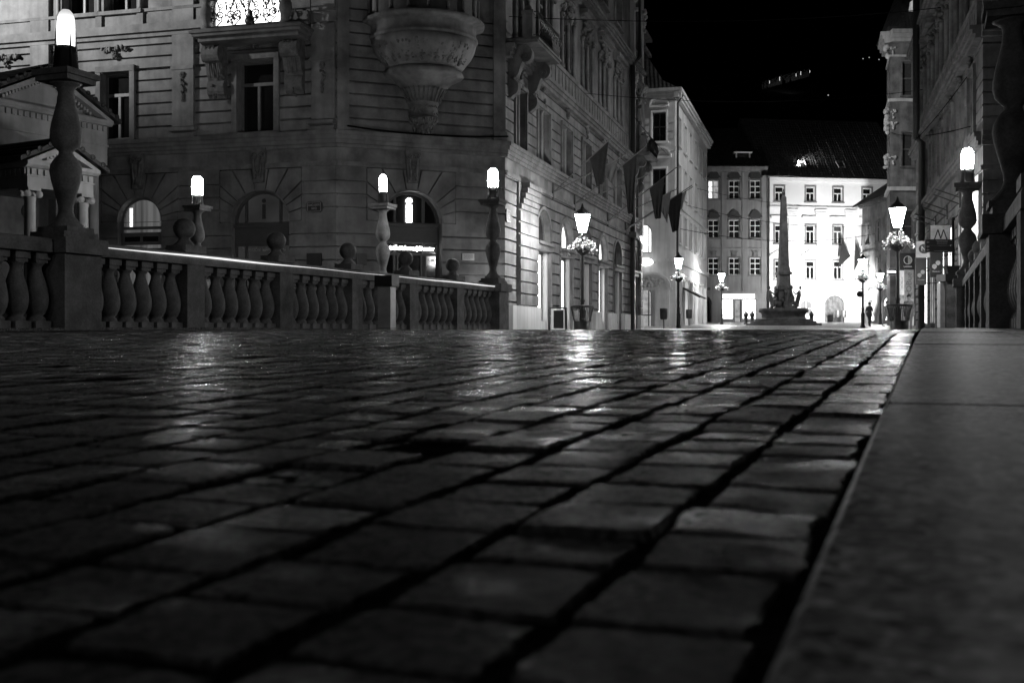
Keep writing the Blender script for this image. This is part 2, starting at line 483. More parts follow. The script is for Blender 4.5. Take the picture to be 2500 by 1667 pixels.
def window(parent, fr, a, b, c, d, rise=0.0, n=-0.28, mull=1, trans=(), bar=0.07, frame="sash", pane="glass", name="window", label=None, deep=0.08, surround=None, smat="plaster_dark", mtop=None):
    """sash with glazing bars; the pane and the moulded surround are its sub-parts"""
    mb = MB(); sp = d - rise
    def top(s):
        if not rise:
            return d
        q = (s - (a + b) / 2) / ((b - a) / 2)
        return sp + rise * math.sqrt(max(0.0, 1 - q * q))
    mb.box(fr, a, a + bar, c, sp, n, n + deep); mb.box(fr, b - bar, b, c, sp, n, n + deep)
    mb.box(fr, a + bar, b - bar, c, c + bar, n, n + deep)
    if rise:
        o_ = arch_pts(a, b, d, rise); i_ = arch_pts(a + bar, b - bar, d - bar, rise - bar * 0.6)
        for i in range(len(o_) - 1):
            mb.prism(fr, [o_[i], o_[i + 1], i_[i + 1], i_[i]], n, n + deep)
    else:
        mb.box(fr, a + bar, b - bar, d - bar, d, n, n + deep)
    ms = mull if isinstance(mull, (list, tuple)) else [a + (b - a) * (i + 1) / (mull + 1) for i in range(mull)]
    for s in ms:
        mb.box(fr, s - bar * 0.5, s + bar * 0.5, c + bar, mtop or (top(s) - bar), n + 0.006, n + deep + 0.012)
    for z in trans:
        mb.box(fr, a + bar, b - bar, z - bar * 0.6, z + bar * 0.6, n + 0.003, n + deep + 0.02)
    w = put(name, mb, frame, parent)
    if label:
        w["label"] = label
    pm = MB()
    if rise:
        pm.prism(fr, [(a + 0.01, c + 0.01)] + [(b - 0.01, c + 0.01)] + arch_pts(a + 0.01, b - 0.01, d - 0.01, rise)[::-1], n - 0.03, n + 0.02)
    else:
        pm.box(fr, a + 0.01, b - 0.01, c + 0.01, d - 0.01, n - 0.03, n + 0.02)
    put("pane", pm, pane, w, sub=True)
    if surround:
        sm = MB(); sw, so = surround
        sm.box(fr, a - sw, a - 0.012, c, d + 0.02, -0.02, so); sm.box(fr, b + 0.012, b + sw, c, d + 0.02, -0.02, so)
        sm.box(fr, a - sw, b + sw, d + 0.022, d + sw + 0.02, -0.02, so + 0.015)
        sm.box(fr, a - sw - 0.06, b + sw + 0.06, c - 0.14, c - 0.012, -0.02, so + 0.09)
        put("surround", sm, smat, w, sub=True)
    return w

def arch_zone(mb, fr, a, b, d, rise, R, ztop, grooves):
    """recessed backing with radial blocks running out to a rectangle whose joints meet the wall's horizontal joints"""
    c = (a + b) / 2; zs = d - rise; rx = (b - a) / 2; gp = 0.026
    wall(mb, fr, c - R, c + R, zs, ztop, [(a, b, zs, d, rise)], n=-0.11, reveal=0.24)
    side = [g for g in grooves if zs + 0.12 < g < ztop - 0.1]
    angs = [0.0] + [math.atan2(g - zs, R) for g in side]
    k = 5; a0 = angs[-1]; mid = [a0 + (PI - 2 * a0) * (i + 1) / k for i in range(k - 1)]
    angs = angs + mid + [PI - q for q in angs[::-1]]
    def edge(t):
        ct, st = math.cos(t), math.sin(t)
        q = min(R / abs(ct) if abs(ct) > 1e-6 else 1e9, (ztop - zs) / st if st > 1e-6 else 1e9)
        return (c + q * ct, zs + q * st)
    def inner(t):
        ct, st = math.cos(t), math.sin(t); q = 1 / math.sqrt((ct / (rx * 1.05)) ** 2 + (st / (rise * 1.05)) ** 2)
        return (c + q * ct, zs + q * st)
    tc = math.atan2(ztop - zs, R)
    for i in range(len(angs) - 1):
        t0, t1 = angs[i], angs[i + 1]
        e0 = t0 + gp / R; e1 = t1 - gp / R
        pts = [inner(e0), edge(e0)]
        for q in (tc, PI - tc):
            if e0 < q < e1:
                pts.append(edge(q))
        pts += [edge(e1), inner(e1), inner((e0 + e1) / 2)]
        pts = [(min(max(x, c - R + gp * .7), c + R - gp * .7), min(z, ztop - gp)) for x, z in pts]
        mb.prism(fr, pts, -0.112, 0.012)

def cornice(mb, fr, s0, s1, z0, z1, out, steps=3):
    for i in range(steps):
        za = z0 + (z1 - z0) * i / steps; zb = z0 + (z1 - z0) * (i + 1) / steps - (0.002 if i < steps - 1 else 0)
        mb.box(fr, s0, s1, za, zb, -0.05, out * (0.35 + 0.65 * (i + 1) / steps))

def garland(mb, fr, s, z, w, h, k, n=0.05, r=0.06):
    """carved leaf-work: small overlapping leaves spread in a fan and a hanging tail"""
    for i in range(k):
        q = random.uniform(-1, 1); t = random.random()
        ds = q * w / 2; dz = (1 - abs(q) ** 1.2) * h * 0.25 + random.uniform(-0.12, 0.12) * h + abs(q) * h * 0.22
        if i % 4 == 0:
            ds = random.uniform(-0.09, 0.09) * w; dz = -t * h * 0.6
        p = fr.P(s + ds, z + dz, n * random.uniform(0.3, 1))
        a = r * random.uniform(0.6, 1.3)
        mb.blob(p, a, a, a * random.uniform(0.6, 1.5), 6, 4)

def console(mb, fr, s0, s1, z0, z1, out):
    """S-scroll bracket under a balcony: side outline in (n,z), extruded"""
    h = z1 - z0; pts = [(-0.05, z1)]
    pts.append((out, z1))
    for i in range(9):
        a = PI / 2 - PI * 1.15 * i / 8
        pts.append((out * 0.72 + out * 0.28 * math.cos(a), z1 - h * 0.18 + h * 0.16 * math.sin(a)))
    pts += [(out * 0.50, z1 - h * 0.42), (out * 0.40, z1 - h * 0.56)]
    for i in range(7):
        a = PI / 2 - PI * i / 6
        pts.append((out * 0.22 + out * 0.2 * math.cos(a), z0 + h * 0.2 + h * 0.15 * math.sin(a)))
    pts += [(out * 0.1, z0), (-0.05, z0)]
    mb.side_prism(fr, pts, s0, s1)

def spiral(mb, fr, s, z, n, r0, r1, turns, rad, sgn=1, a0=0.0, plane='s'):
    pts = []
    k = int(turns * 12)
    for i in range(k + 1):
        a = a0 + sgn * 2 * PI * turns * i / k; r = r0 + (r1 - r0) * i / k
        if plane == 's':
            pts.append(fr.P(s + r * math.cos(a), z + r * math.sin(a), n))
        else:
            pts.append(fr.P(s, z + r * math.sin(a), n + r * math.cos(a)))
    mb.tube(pts, rad, 5)

# ------------------------------------------------------------------ ground
TH = math.radians(20.7); CT, ST = math.cos(TH), math.sin(TH)
def UT(u, t, z=0.0):
    """bridge coordinates: u across (0 at the camera), t along"""
    return (u * CT + t * ST, -u * ST + t * CT, z)
def deck(t):
    return -0.17 + 0.026 * t - 0.001 * t * t
def gz(x, y):
    return -0.19 + (max(0.0, y - 40) / 75) ** 1.3 * 0.96

def fast_mesh(name, co, quads, mat, smooth=True):
    me = bpy.data.meshes.new(name)
    me.vertices.add(len(co)); me.vertices.foreach_set("co", co.astype(np.float32).ravel())
    nq = len(quads)
    me.loops.add(nq * 4); me.loops.foreach_set("vertex_index", quads.astype(np.int32).ravel())
    me.polygons.add(nq)
    me.polygons.foreach_set("loop_start", np.arange(0, nq * 4, 4, dtype=np.int32))
    me.polygons.foreach_set("use_smooth", np.full(nq, smooth) if isinstance(smooth, bool) else smooth)
    me.update(calc_edges=True); me.validate()
    me.materials.append(M[mat])
    o = bpy.data.objects.new(name, me); COL.objects.link(o)
    return o

def sett_grid(G):
    e = np.array([0.0, 0.025] + list(np.linspace(0.09, 0.91, G - 4)) + [0.975, 1.0]) - 0.5
    gu, gt = np.meshgrid(e, e, indexing='ij')
    k = np.minimum(np.arange(G), G - 1 - np.arange(G))
    ring = np.minimum(k[:, None], k[None, :])
    def quads(n):
        i = np.arange(n * n).reshape(n, n)
        return np.stack([i[:-1, :-1], i[1:, :-1], i[1:, 1:], i[:-1, 1:]], -1).reshape(-1, 4)
    n = G - 2
    q = quads(n)                                   # the top
    o_ = [(0, i) for i in range(G)] + [(i, G - 1) for i in range(1, G)] + [(G - 1, i) for i in range(G - 2, -1, -1)] + [(i, 0) for i in range(G - 2, 0, -1)]
    oi = np.array([a for a, b in o_]); oj = np.array([b for a, b in o_])
    ii = np.clip(oi, 1, G - 2); ij = np.clip(oj, 1, G - 2)
    m = len(o_); b0 = n * n
    sk = np.array([[b0 + k, b0 + (k + 1) % m, b0 + m + (k + 1) % m, b0 + m + k] for k in range(m)])
    flag = np.concatenate([np.ones(len(q), bool), np.zeros(m, bool)])
    return gu, gt, ring, np.concatenate([q, sk]), flag, (oi, oj, ii, ij)

def smooth_noise(shape, amp):
    a = rng.normal(0, 1, shape)
    a = (a + np.roll(a, 1, 0) + np.roll(a, -1, 0) + np.roll(a, 1, 1) + np.roll(a, -1, 1)) / 2.2
    return a * amp

def build_setts():
    grids = {G: sett_grid(G) for G in (11, 7)}
    cos, qs, sm, base = [], [], [], 0
    W = 0.116; ncol = 79
    for c in range(ncol):
        u0 = -0.136 - c * W
        t = rng.uniform(0.1, 0.25)
        while t < 26.2:
            gu, gt, ring, q, qs_, (oi, oj, ii, ij) = grids[11 if t < 5 and c < 40 else 7]
            ln = rng.uniform(0.095, 0.136)
            w = W - rng.uniform(0.010, 0.020); l = ln - rng.uniform(0.008, 0.015)
            uc = u0 + rng.normal(0, 0.003) + 0.018 * math.sin(t * 0.55 + c * 0.03)
            tc_ = t + ln / 2
            hz = rng.normal(0, 0.0014); tu, tt = rng.normal(0, 0.010), rng.normal(0, 0.011)
            rot = rng.normal(0, 0.03)
            lu, lt = gu * w, gt * l
            big = ring.shape[0] > 8
            ju = smooth_noise(gu.shape, 0.0014 if big else 0.0012); jt = smooth_noise(gu.shape, 0.0014 if big else 0.0012)
            # worn rim: lower towards the outline, broken corners
            rim = np.maximum(np.abs(2 * gu), np.abs(2 * gt)); cor = np.abs(2 * gu) * np.abs(2 * gt)
            z = deck(tc_ + lt) + hz + lu * tu + lt * tt - 0.0004 * rim ** 4 - 0.0016 * rng.uniform(0.2, 1.4) * np.clip(cor - 0.7, 0, 1) / 0.3
            z = z + np.where(ring == 0, -0.0075, 0) + np.where(ring >= 1, smooth_noise(gu.shape, 0.00035), 0)
            uu = uc + lu * math.cos(rot) - lt * math.sin(rot) + ju
            tt_ = tc_ + lu * math.sin(rot) + lt * math.cos(rot) + jt
            P = np.stack([uu * CT + tt_ * ST, -uu * ST + tt_ * CT, z], -1)
            V = np.concatenate([P[1:-1, 1:-1].reshape(-1, 3), P[oi, oj], P[ii, ij]])
            cos.append(V); qs.append(q + base); sm.append(qs_); base += len(V)
            t += ln
    o = fast_mesh("cobbled_bridge_paving", np.concatenate(cos), np.concatenate(qs), "cobble", np.concatenate(sm))
    o["kind"] = "structure"
build_setts()

mb = MB()       # gritty bed in the joints
ts = [-2 + i * 0.5 for i in range(58)]
for i in range(len(ts) - 1):
    mb.add([UT(-10.0, ts[i], deck(ts[i]) - 0.0036), UT(1.4, ts[i], deck(ts[i]) - 0.0036), UT(1.4, ts[i + 1], deck(ts[i + 1]) - 0.0036), UT(-10.0, ts[i + 1], deck(ts[i + 1]) - 0.0036)], [(0, 1, 2, 3)])
struct("bridge_deck", mb, "grit")

def slab_run(mb, u0, u1, z_up, t0, t1, lens, bev=0.006):
    t = t0
    while t < t1:
        l = random.uniform(*lens); a, b = t + 0.004, min(t + l, t1) - 0.004
        dz = random.uniform(-0.003, 0.003)
        k = 6
        for i in range(k):
            ta, tb = a + (b - a) * i / k, a + (b - a) * (i + 1) / k
            za, zb = deck(ta) + z_up + dz, deck(tb) + z_up + dz
            j = random.uniform(-.0015, .002) if bev == .006 else 0
            A = [UT(u0, ta, za - 0.2), UT(u0, ta, za - bev), UT(u0 + bev, ta, za), UT(u1 - 0.004, ta, za), UT(u1 - 0.004, ta, za - 0.1)]
            B = [UT(u0, tb, zb - 0.2), UT(u0, tb, zb - bev), UT(u0 + bev, tb, zb), UT(u1 - 0.004, tb, zb), UT(u1 - 0.004, tb, zb - 0.1)]
            mb.add(A + B, [(j, j + 1, 6 + j, 5 + j) for j in range(4)])
        t += l
mb = MB(); slab_run(mb, -0.0615, 0.40, 0.022, -1.0, 26.0, (1.15, 1.5))
struct("kerb_slabs", mb, "granite")
mb = MB(); slab_run(mb, 0.408, 1.3, 0.020, -1.0, 26.0, (0.8, 1.2), 0.004)
struct("footway_slabs", mb, "granite")
mb = MB(); slab_run(mb, -9.75, -9.27, 0.03, 0.0, 26.0, (1.1, 1.4))
struct("far_kerb_slabs", mb, "granite")

# street and square beyond the bridge
nu, nt_ = 60, 80
us = np.linspace(-70, 70, nu); tss = 25.6 + (np.linspace(0, 1, nt_) ** 1.4) * 115
co = np.zeros((nu, nt_, 3))
for i, u in enumerate(us):
    for j, t in enumerate(tss):
        x, y, _ = UT(u, t)
        co[i, j] = (x, y, gz(x, y))
idx = np.arange(nu * nt_).reshape(nu, nt_)
q = np.stack([idx[:-1, :-1], idx[1:, :-1], idx[1:, 1:], idx[:-1, 1:]], -1).reshape(-1, 4)
fast_mesh("street", co.reshape(-1, 3), q, "street")["kind"] = "structure"
mb = MB(); mb.add([(-80, -30, -4.2), (60, -30, -4.2), (60, 40, -4.2), (-80, 40, -4.2)], [(0, 1, 2, 3)])
struct("river_water", mb, "water")
# hill behind the town
nx, ny = 50, 24
co = np.zeros((nx, ny, 3))
for i in range(nx):
    for j in range(ny):
        x = -160 + 480 * i / (nx - 1); y = 150 + 260 * j / (ny - 1)
        h = 73.5 * math.exp(-((x - 60) / 150) ** 2) * min(1.0, (y - 150) / 170.0) ** 0.8
        co[i, j] = (x, y, 0.5 + h + 1.0 * mnoise.noise(Vector((x * 0.05, y * 0.05, 0))))
idx = np.arange(nx * ny).reshape(nx, ny)
q = np.stack([idx[:-1, :-1], idx[1:, :-1], idx[1:, 1:], idx[:-1, 1:]], -1).reshape(-1, 4)
fast_mesh("hill", co.reshape(-1, 3), q, "soil")["kind"] = "structure"
def hill_z(x, y):
    return 0.5 + 73.5 * math.exp(-((x - 60) / 150) ** 2) * min(1.0, (y - 150) / 170.0) ** 0.8

# ------------------------------------------------------------------ balustrades of the bridge
BAL = [(0.11, 0.10), (0.1, 0.135), (0.075, 0.16), (0.1, 0.185), (0.127, 0.25), (0.14, 0.32), (0.137, 0.4), (0.118, 0.5), (0.09, 0.59), (0.066, 0.67), (0.062, 0.71), (0.08, 0.74), (0.1, 0.76)]
def balustrade(name, label, uc, posts, lamps, sgn):
    root = thing(name, label, "balustrade", UT(uc, posts[0], 0), world=True)
    fr = Fr((uc * CT, -uc * ST), (ST, CT))           # s = t; n points to +u
    a, b = posts[0] - 0.3, posts[-1] + 0.3
    mb = MB(); mb.box(fr, a, b, -0.26, 0.0, -0.24, 0.24)
    put("plinth", mb, "stone", root)
    mb = MB(); mb.side_prism(fr, [(-0.17, 0.885), (0.17, 0.885), (0.17, 1.0), (0.16, 1.035), (0.13, 1.05), (-0.13, 1.05), (-0.16, 1.035), (-0.17, 1.0)], a, b)
    put("handrail", mb, "stone", root)
    for i, t in enumerate(posts):
        big = i in lamps
        h = 0.30 if big else 0.185
        hs = 0.3 if big else 0.19
        mb = MB()
        mb.box(fr, t - hs, t + hs, 0.002, 0.883, -h + 0.02, h - 0.02)
        if big:
            mb.box(fr, t - hs - 0.05, t + hs + 0.05, 0.884, 1.062, -h - 0.04, h + 0.04)
            mb.box(fr, t - hs + 0.02, t + hs - 0.02, 1.063, 1.14, -h + 0.05, h - 0.05)
        else:
            mb.box(fr, t - .23, t + .23, 1.051, 1.15, -0.165, 0.165)
        p = put("pedestal" if big else "post", mb, "stone", root)
        if not big:
            c = fr.P(t, 1.15, 0.03 * sgn)
            fm = MB().lathe(c, [(0.14, 0.0), (0.13, 0.03), (0.085, 0.07), (0.07, 0.1), (0.1, 0.125), (0.13, 0.16), (0.15, 0.22), (0.149, 0.26), (0.13, 0.315), (0.09, 0.355), (0.045, 0.375), (0.0, 0.38)], 18, caps=False)
            put("finial", fm, "stone", p, sub=True)
    proto = None
    for i in range(len(posts) - 1):
        e0 = 0.3 if i in lamps else 0.19; e1 = 0.3 if i + 1 in lamps else 0.19
        x0, x1 = posts[i] + e0, posts[i + 1] - e1
        for k in range(6):
            t = x0 + (x1 - x0) * (k + 0.5) / 6
            loc = fr.P(t, 0, 0)
            rel = (loc[0] - root.location[0], loc[1] - root.location[1], 0)
            if proto is None:
                m2 = MB().lathe((0, 0, 0), BAL, 14)
                lf = Fr((0, 0), (ST, CT))
                m2.box(lf, -0.115, 0.115, 0.002, 0.1, -0.115, 0.115); m2.box(lf, -0.11, 0.11, 0.8, 0.884, -0.11, 0.11); m2.box(lf, -0.09, 0.09, 0.76, 0.799, -0.09, 0.09)
                proto = put("baluster", m2, "stone", root, loc=rel)
            else:
                c = proto.copy(); COL.objects.link(c); c.parent = root; c.location = rel
    return root, fr
PL = [10.34 - 2.28 * 2 + 2.28 * i for i in range(9)]
PR = [11.38 - 2.24 + 2.24 * i for i in range(8)]
left_bal, frL = balustrade("stone_balustrade", "long stone balustrade with ball finials across the cobbles, below the corner building", -9.55, PL, {2, 8}, -1)
right_bal, frR = balustrade("stone_balustrade", "dark stone balustrade rising beside the pale kerb slabs", 0.79, PR, {1, 7}, 1)
# light trail of a passing bike, built as a glowing tube on the handrail
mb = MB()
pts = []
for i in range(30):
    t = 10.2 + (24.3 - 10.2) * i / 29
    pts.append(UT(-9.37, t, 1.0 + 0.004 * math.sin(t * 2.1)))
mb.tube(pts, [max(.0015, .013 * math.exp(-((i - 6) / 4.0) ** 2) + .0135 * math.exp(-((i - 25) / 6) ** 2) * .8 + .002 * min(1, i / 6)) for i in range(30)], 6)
put("light_trail", mb, glow("rail_light_trail", 1.1), left_bal)["label"] = "thin bright light trail along the handrail"

# ------------------------------------------------------------------ lamps on the bridge
COLP = [(0.2, 0), (0.195, 0.03), (0.157, 0.06), (0.105, 0.125), (0.083, 0.19), (0.086, 0.25), (0.105, 0.33), (0.138, 0.45), (0.17, 0.57), (0.184, 0.66), (0.174, 0.73), (0.135, 0.8), (0.092, 0.85), (0.082, 0.87), (0.082, 0.9), (0.11, 0.925), (0.16, 0.98), (0.181, 1.06), (0.178, 1.14), (0.16, 1.24), (0.13, 1.36), (0.104, 1.47), (0.09, 1.58), (0.1, 1.64), (0.15, 1.68), (0.19, 1.7)]
def bridge_lamp(label, glass, loc, group="stone column lamps of the bridge"):
    root = thing("bridge_lamp", label, "lamp", loc, group)
    lf = Fr((0, 0), (ST, CT))
    mb = MB().lathe((0, 0, 0), COLP, 24); mb.box(lf, -0.22, 0.22, -0.06, 0.0, -0.22, 0.22)
    put("column", mb, "stone", root)
    mb = MB(); mb.box(lf, -0.235, 0.235, 1.70, 1.76, -0.235, 0.235); mb.box(lf, -0.265, 0.265, 1.762, 1.83, -0.265, 0.265)
    put("capital", mb, "stone", root)
    mb = MB().lathe((0, 0, 1.83), [(0.16, 0), (0.155, 0.03), (0.142, 0.05), (0.13, 0.2), (0.118, 0.3), (0.112, 0.3), (0.105, 0.28)], 20)
    for k in range(4):
        a = PI / 4 + k * PI / 2
        mb.tube([(0.145 * math.cos(a), 0.145 * math.sin(a), 1.86), (0.126 * math.cos(a), 0.126 * math.sin(a), 2.12), (0.118 * math.cos(a), 0.118 * math.sin(a), 2.33)], [0.014, 0.012, 0.003], 5)
    put("lamp_holder", mb, "iron", root)
    mb = MB().lathe((0, 0, 2.1), [(0.09, 0), (0.097, 0.02), (0.1, 0.1), (0.1, 0.3), (0.094, 0.38), (0.076, 0.43), (0.045, 0.465), (0.0, 0.475)], 16, caps=False)
    put("lamp_glass", mb, glass, root)
    return root
lampbase = 1.14 + 0.06
def on_bal(fr, t, off):
    p = fr.P(t, lampbase, off); return p
l1 = bridge_lamp("tall stone baluster lamp with frosted glass, nearest the pavilion pediment", "lamp_soft", on_bal(frL, PL[2], 0.02))
lamps_more = [
    ("stone column lamp at the balustrade end, before the rusticated building corner", "lamp_bright", on_bal(frL, PL[8], 0.0)),
    ("glaring column lamp over the dark baluster wall, between two arched windows", "lamp_glare", (-7.85, 27.6, 1.26)),
    ("pale slim column lamp standing before the lit information doorway", "lamp_mid", (-3.22, 27.6, 1.3)),
    ("dark column lamp cut by the picture edge, beside the kerb slabs", "lamp_bright", on_bal(frR, PR[1], -0.06)),
    ("glowing column lamp above the shop signs on the street corner", "lamp_bright", on_bal(frR, PR[7], -0.06)),
]
for lb, gm, loc in lamps_more:
    o = copy_tree(l1); o.location = loc; o["label"] = lb
    for ch in o.children:
        if ch.name.startswith("lamp_glass"):
            ch.data = ch.data.copy(); ch.data.materials[0] = M[gm]
            k = {"lamp_glare": 1.4, "lamp_bright": 1.2}.get(gm, 1.0)  # glass widened to stand in for the bloom of the brighter lamps
            for v in ch.data.vertices:
                v.co.x *= k; v.co.y *= k

# quay parapet that carries two of the lamps
fq = Fr((0, 27.6), (1, 0))
root = thing("quay_parapet", "low dark stone parapet of the quay behind the balusters", "parapet", (-10, 27.6, 0), world=True)
mb = MB(); mb.box(fq, -30, -1.4, -4.2, 0.9, -0.16, 0.16); put("wall", mb, "stone", root)
mb = MB(); mb.box(fq, -30, -1.4, 0.902, 1.02, -0.22, 0.22); put("coping", mb, "stone", root)
for x in (-7.85, -3.22):
    mb = MB(); mb.box(fq, x - 0.3, x + 0.3, -0.2, 1.2, -0.3, 0.3); put("pedestal", mb, "stone", root)

# steel cabinet in front of the balustrade
root = thing("steel_bollard", "polished steel bollard in front of the stone balustrade", "bollard", UT(-8.72, 17.0, 0), rz=-TH)
mb = MB(); mb.box(IDF, -0.12, 0.12, -0.2, 0.74, -0.1, 0.1)
put("shaft", mb, "steel", root)
mb = MB(); mb.box(IDF, -0.165, 0.165, 0.742, 0.93, -0.14, 0.14); put("cap", mb, "iron", root)
mb = MB(); mb.box(IDF, -0.121, 0.121, 0.02, 0.03, -0.101, 0.101); put("seam", mb, "iron_dark", root)

# ------------------------------------------------------------------ the corner building (three faces)
def poly_z(mb, pts, z0, z1):
    k = len(pts)
    mb.add([(x, y, z0) for x, y in pts] + [(x, y, z1) for x, y in pts],
           [tuple(range(k)), tuple(range(k, 2 * k))] + [(i, (i + 1) % k, k + (i + 1) % k, k + i) for i in range(k)])
    return mb

A = (-5.72, 36.0)
FL = Fr(A, (0.966, -0.259))
FC = Fr(A, (0.9286, 0.3712))
B = (A[0] + 5.9 * FC.d[0], A[1] + 5.9 * FC.d[1])
FS = Fr(B, (0.2706, 0.9627))
KZ = 20.4
kr = thing("corner_building", "ornate rusticated corner building with a round oriel and arched doorways", "building", (A[0], A[1], 0), world=True)

gro_low = [0.55 + 0.43 * i for i in range(12)]
gro_up = [6.92 + 0.4 * i for i in range(8)]

# quay face
opsL = [(-12.6, -10.9, 0.2, 4.55, 0.85), (-8.15, -6.45, 0.2, 4.55, 0.85), (-3.78, -1.68, 0.0, 4.62, 1.05), (-16.9, -15.2, 0.2, 4.55, 0.85),
        (-13.2, -12.05, 6.55, 8.85), (-8.78, -7.65, 6.55, 8.85), (-3.55, -2.22, 6.55, 8.95), (-17.2, -16.0, 6.55, 8.85),
        (-10.3, -9.02, 10.95, 13.4), (-8.62, -7.35, 10.95, 13.4), (-4.6, -2.0, 9.84, 13.4), (-16.4, -15.1, 10.95, 13.4), (-14.9, -13.6, 10.95, 13.4)]
mb = MB()
def arched_wall(mb, fr, s0, s1, ops, RR):
    low = [(a, b, c_, d - rise, 0, 1) for a, b, c_, d, rise in ops]
    zn = [((a + b) / 2 - RR, (a + b) / 2 + RR, d - rise, 5.34) for a, b, c_, d, rise in ops]
    wall(mb, fr, s0, s1, -0.6, 6.4, low, gro_low, zones=zn)
    for a, b, c_, d, rise in ops:
        arch_zone(mb, fr, a, b, d, rise, RR, 5.34, gro_low)
arched_wall(mb, FL, -21, 0, opsL[:4], 1.5)
wall(mb, FL, -21, 0, 6.4, 9.8, opsL[4:8], gro_up)
wall(mb, FL, -21, 0, 9.8, KZ, opsL[8:], [14.2 + .5 * i for i in range(8)])
put("wall", mb, "plaster", kr)
# corner face
opsC = [(1.5, 3.62, 0.0, 4.64, 1.06)]
mb = MB()
arched_wall(mb, FC, 0, 5.9, opsC, 1.55)
wall(mb, FC, 0, 5.9, 6.4, KZ, [], [g for g in gro_up] + [10.1, 10.5])
put("wall", mb, "plaster", kr)
# street face
cs = [5.45, 9.5, 13.55, 17.6, 21.65]
opsS0 = [(c - 1.15, c + 1.15, 0.0, 4.7, 1.0) for c in cs] + [(26.5, 28.3, 0.0, 4.7, .9)]
opsS1 = [(1.3, 2.7, 6.5, 8.7)] + [(c - 0.95, c + 0.95, 6.45, 8.6) for c in cs[0:]] + [(26.7, 28.1, 6.45, 8.6)]
opsS2 = [(1.2, 2.8, 10.0, 13.9, 0.6)] + [(c - 1.0, c + 1.0, 10.95, 13.9, 0.7) for c in cs] + [(26.7, 28.1, 10.0, 13.9, 0.6)]
opsS3 = [(1.3, 2.7, 16.2, 19.2)] + [(c - 0.9, c + 0.9, 16.2, 19.2) for c in cs] + [(26.7, 28.1, 16.2, 19.2)]
mb = MB()
wall(mb, FS, 0, 29.2, -0.6, 6.35, opsS0, gro_low)
wall(mb, FS, 0, 29.2, 6.35, 9.8, opsS1, gro_up)
wall(mb, FS, 0, 29.2, 9.8, 15.2, opsS2)
wall(mb, FS, 0, 29.2, 15.2, KZ, opsS3)
put("wall", mb, "plaster", kr)
# body behind, roof
back = [FL.P(-21, 0, 0)[:2], A, B, FS.P(29.2, 0, 0)[:2], FS.P(29.2, 0, -14)[:2], FL.P(-21, 0, -16)[:2]]
mb = MB()
P2 = FS.P(29.2, 0, 0); P3 = FS.P(29.2, 0, -14)
mb.add([(P2[0], P2[1], -.6), (P3[0], P3[1], -.6), (P3[0], P3[1], KZ), (P2[0], P2[1], KZ)], [(0, 1, 2, 3)])
P2 = FL.P(-21, 0, 0); P3 = FL.P(-21, 0, -16)
mb.add([(P2[0], P2[1], -.6), (P3[0], P3[1], -.6), (P3[0], P3[1], KZ), (P2[0], P2[1], KZ)], [(0, 1, 2, 3)])
put("side_wall", mb, "plaster", kr)
put("roof", poly_z(MB(), back, KZ + 0.01, KZ + 0.5), "roof", kr)

for fr, s0, s1, ex in ((FL, -21, 0.07, 0), (FC, -0.07, 5.97, 0), (FS, -0.07, 29.2, 0)):
    mb = MB()
    mb.box(fr, s0, s1, 5.35, 5.5, -0.02, 0.06)
    mb.box(fr, s0, s1, 5.95, 6.06, -0.02, 0.10)
    cornice(mb, fr, s0, s1, 6.07, 6.48, 0.24)
    put("cornice", mb, "plaster_dark", kr)
mb = MB()
for s0, s1 in ((-21, -4.75), (-1.85, -0.9)):
    mb = MB(); mb.box(FL, s0, s1, 9.98, 10.12, -.02, .1); mb.box(FL, s0, s1, 10.12, 10.4, -.02, .2); mb.box(FL, s0, s1, 10.395, 10.94, -.02, .06); mb.box(FL, s0, s1, 10.84, 10.94, -.02, .12)
    put("string_course", mb, "plaster_dark", kr)
mb = MB()
cornice(mb, FS, 0.0, 29.2, 9.45, 9.9, 0.32)
k = 0
s = 3.9
while s < 24:
    mb.box(FS, s, s + 0.5, 9.95, 10.72, -0.02, 0.13); s += 0.62
mb.box(FS, 3.8, 24.2, 10.73, 10.9, -0.02, 0.18)
cornice(mb, FS, 0.0, 29.3, 14.95, 15.35, 0.42)
cornice(mb, FS, -0.1, 29.6, 19.9, KZ, 1.0)
cornice(mb, FL, -21, 0, 19.9, KZ, 0.6); cornice(mb, FC, 0, 5.9, 19.9, KZ, 0.6)
put("upper_cornice", mb, "plaster_dark", kr)

# pilasters
for s0, s1 in ((-5.97, -5.16), (-0.84, -0.02), (-11.6, -10.85), (-13.9, -13.1)):
    mb = MB()
    mb.box(FL, s0, s1, 6.86, 9.97, -.02, 0.11); mb.box(FL, s0, s1, 10.41, 19.8, -.02, 0.11)
    mb.box(FL, s0 - 0.07, s1 + (0.07 if s1 < -.1 else .0), 6.49, 6.62, -.02, 0.2); mb.box(FL, s0 - 0.1, s1 + (0.1 if s1 < -.1 else .0), 6.70, 6.82, -.02, 0.23)
    mb.box(FL, s0 - 0.04, s1, 8.78, 8.9, -.02, .14)
    p = put("pilaster", mb, "plaster", kr)
    mb = MB(); c = (s0 + s1) / 2
    spiral(mb, FL, c, 8.6, 0.14, 0.04, 0.11, 1.8, 0.022)
    for i in range(16):
        q = i / 16
        mb.blob(FL.P(c + random.uniform(-1, 1) * .1 * (1 - q), 8.42 - q * .72, .14), .05, .05, .06, 6, 4)
    put("ornament", mb, "relief", p, sub=True)
mb = MB()
for s0, s1, fr in ((0.02, 0.42, FC), (5.46, 5.9, FC)):
    mb = MB(); mb.box(fr, s0, s1, 6.79, 15, -.02, 0.06); mb.box(fr, s0 - .02, s1 + .03, 6.5, 6.8, -.02, .16)
    put("corner_strip", mb, "plaster", kr)

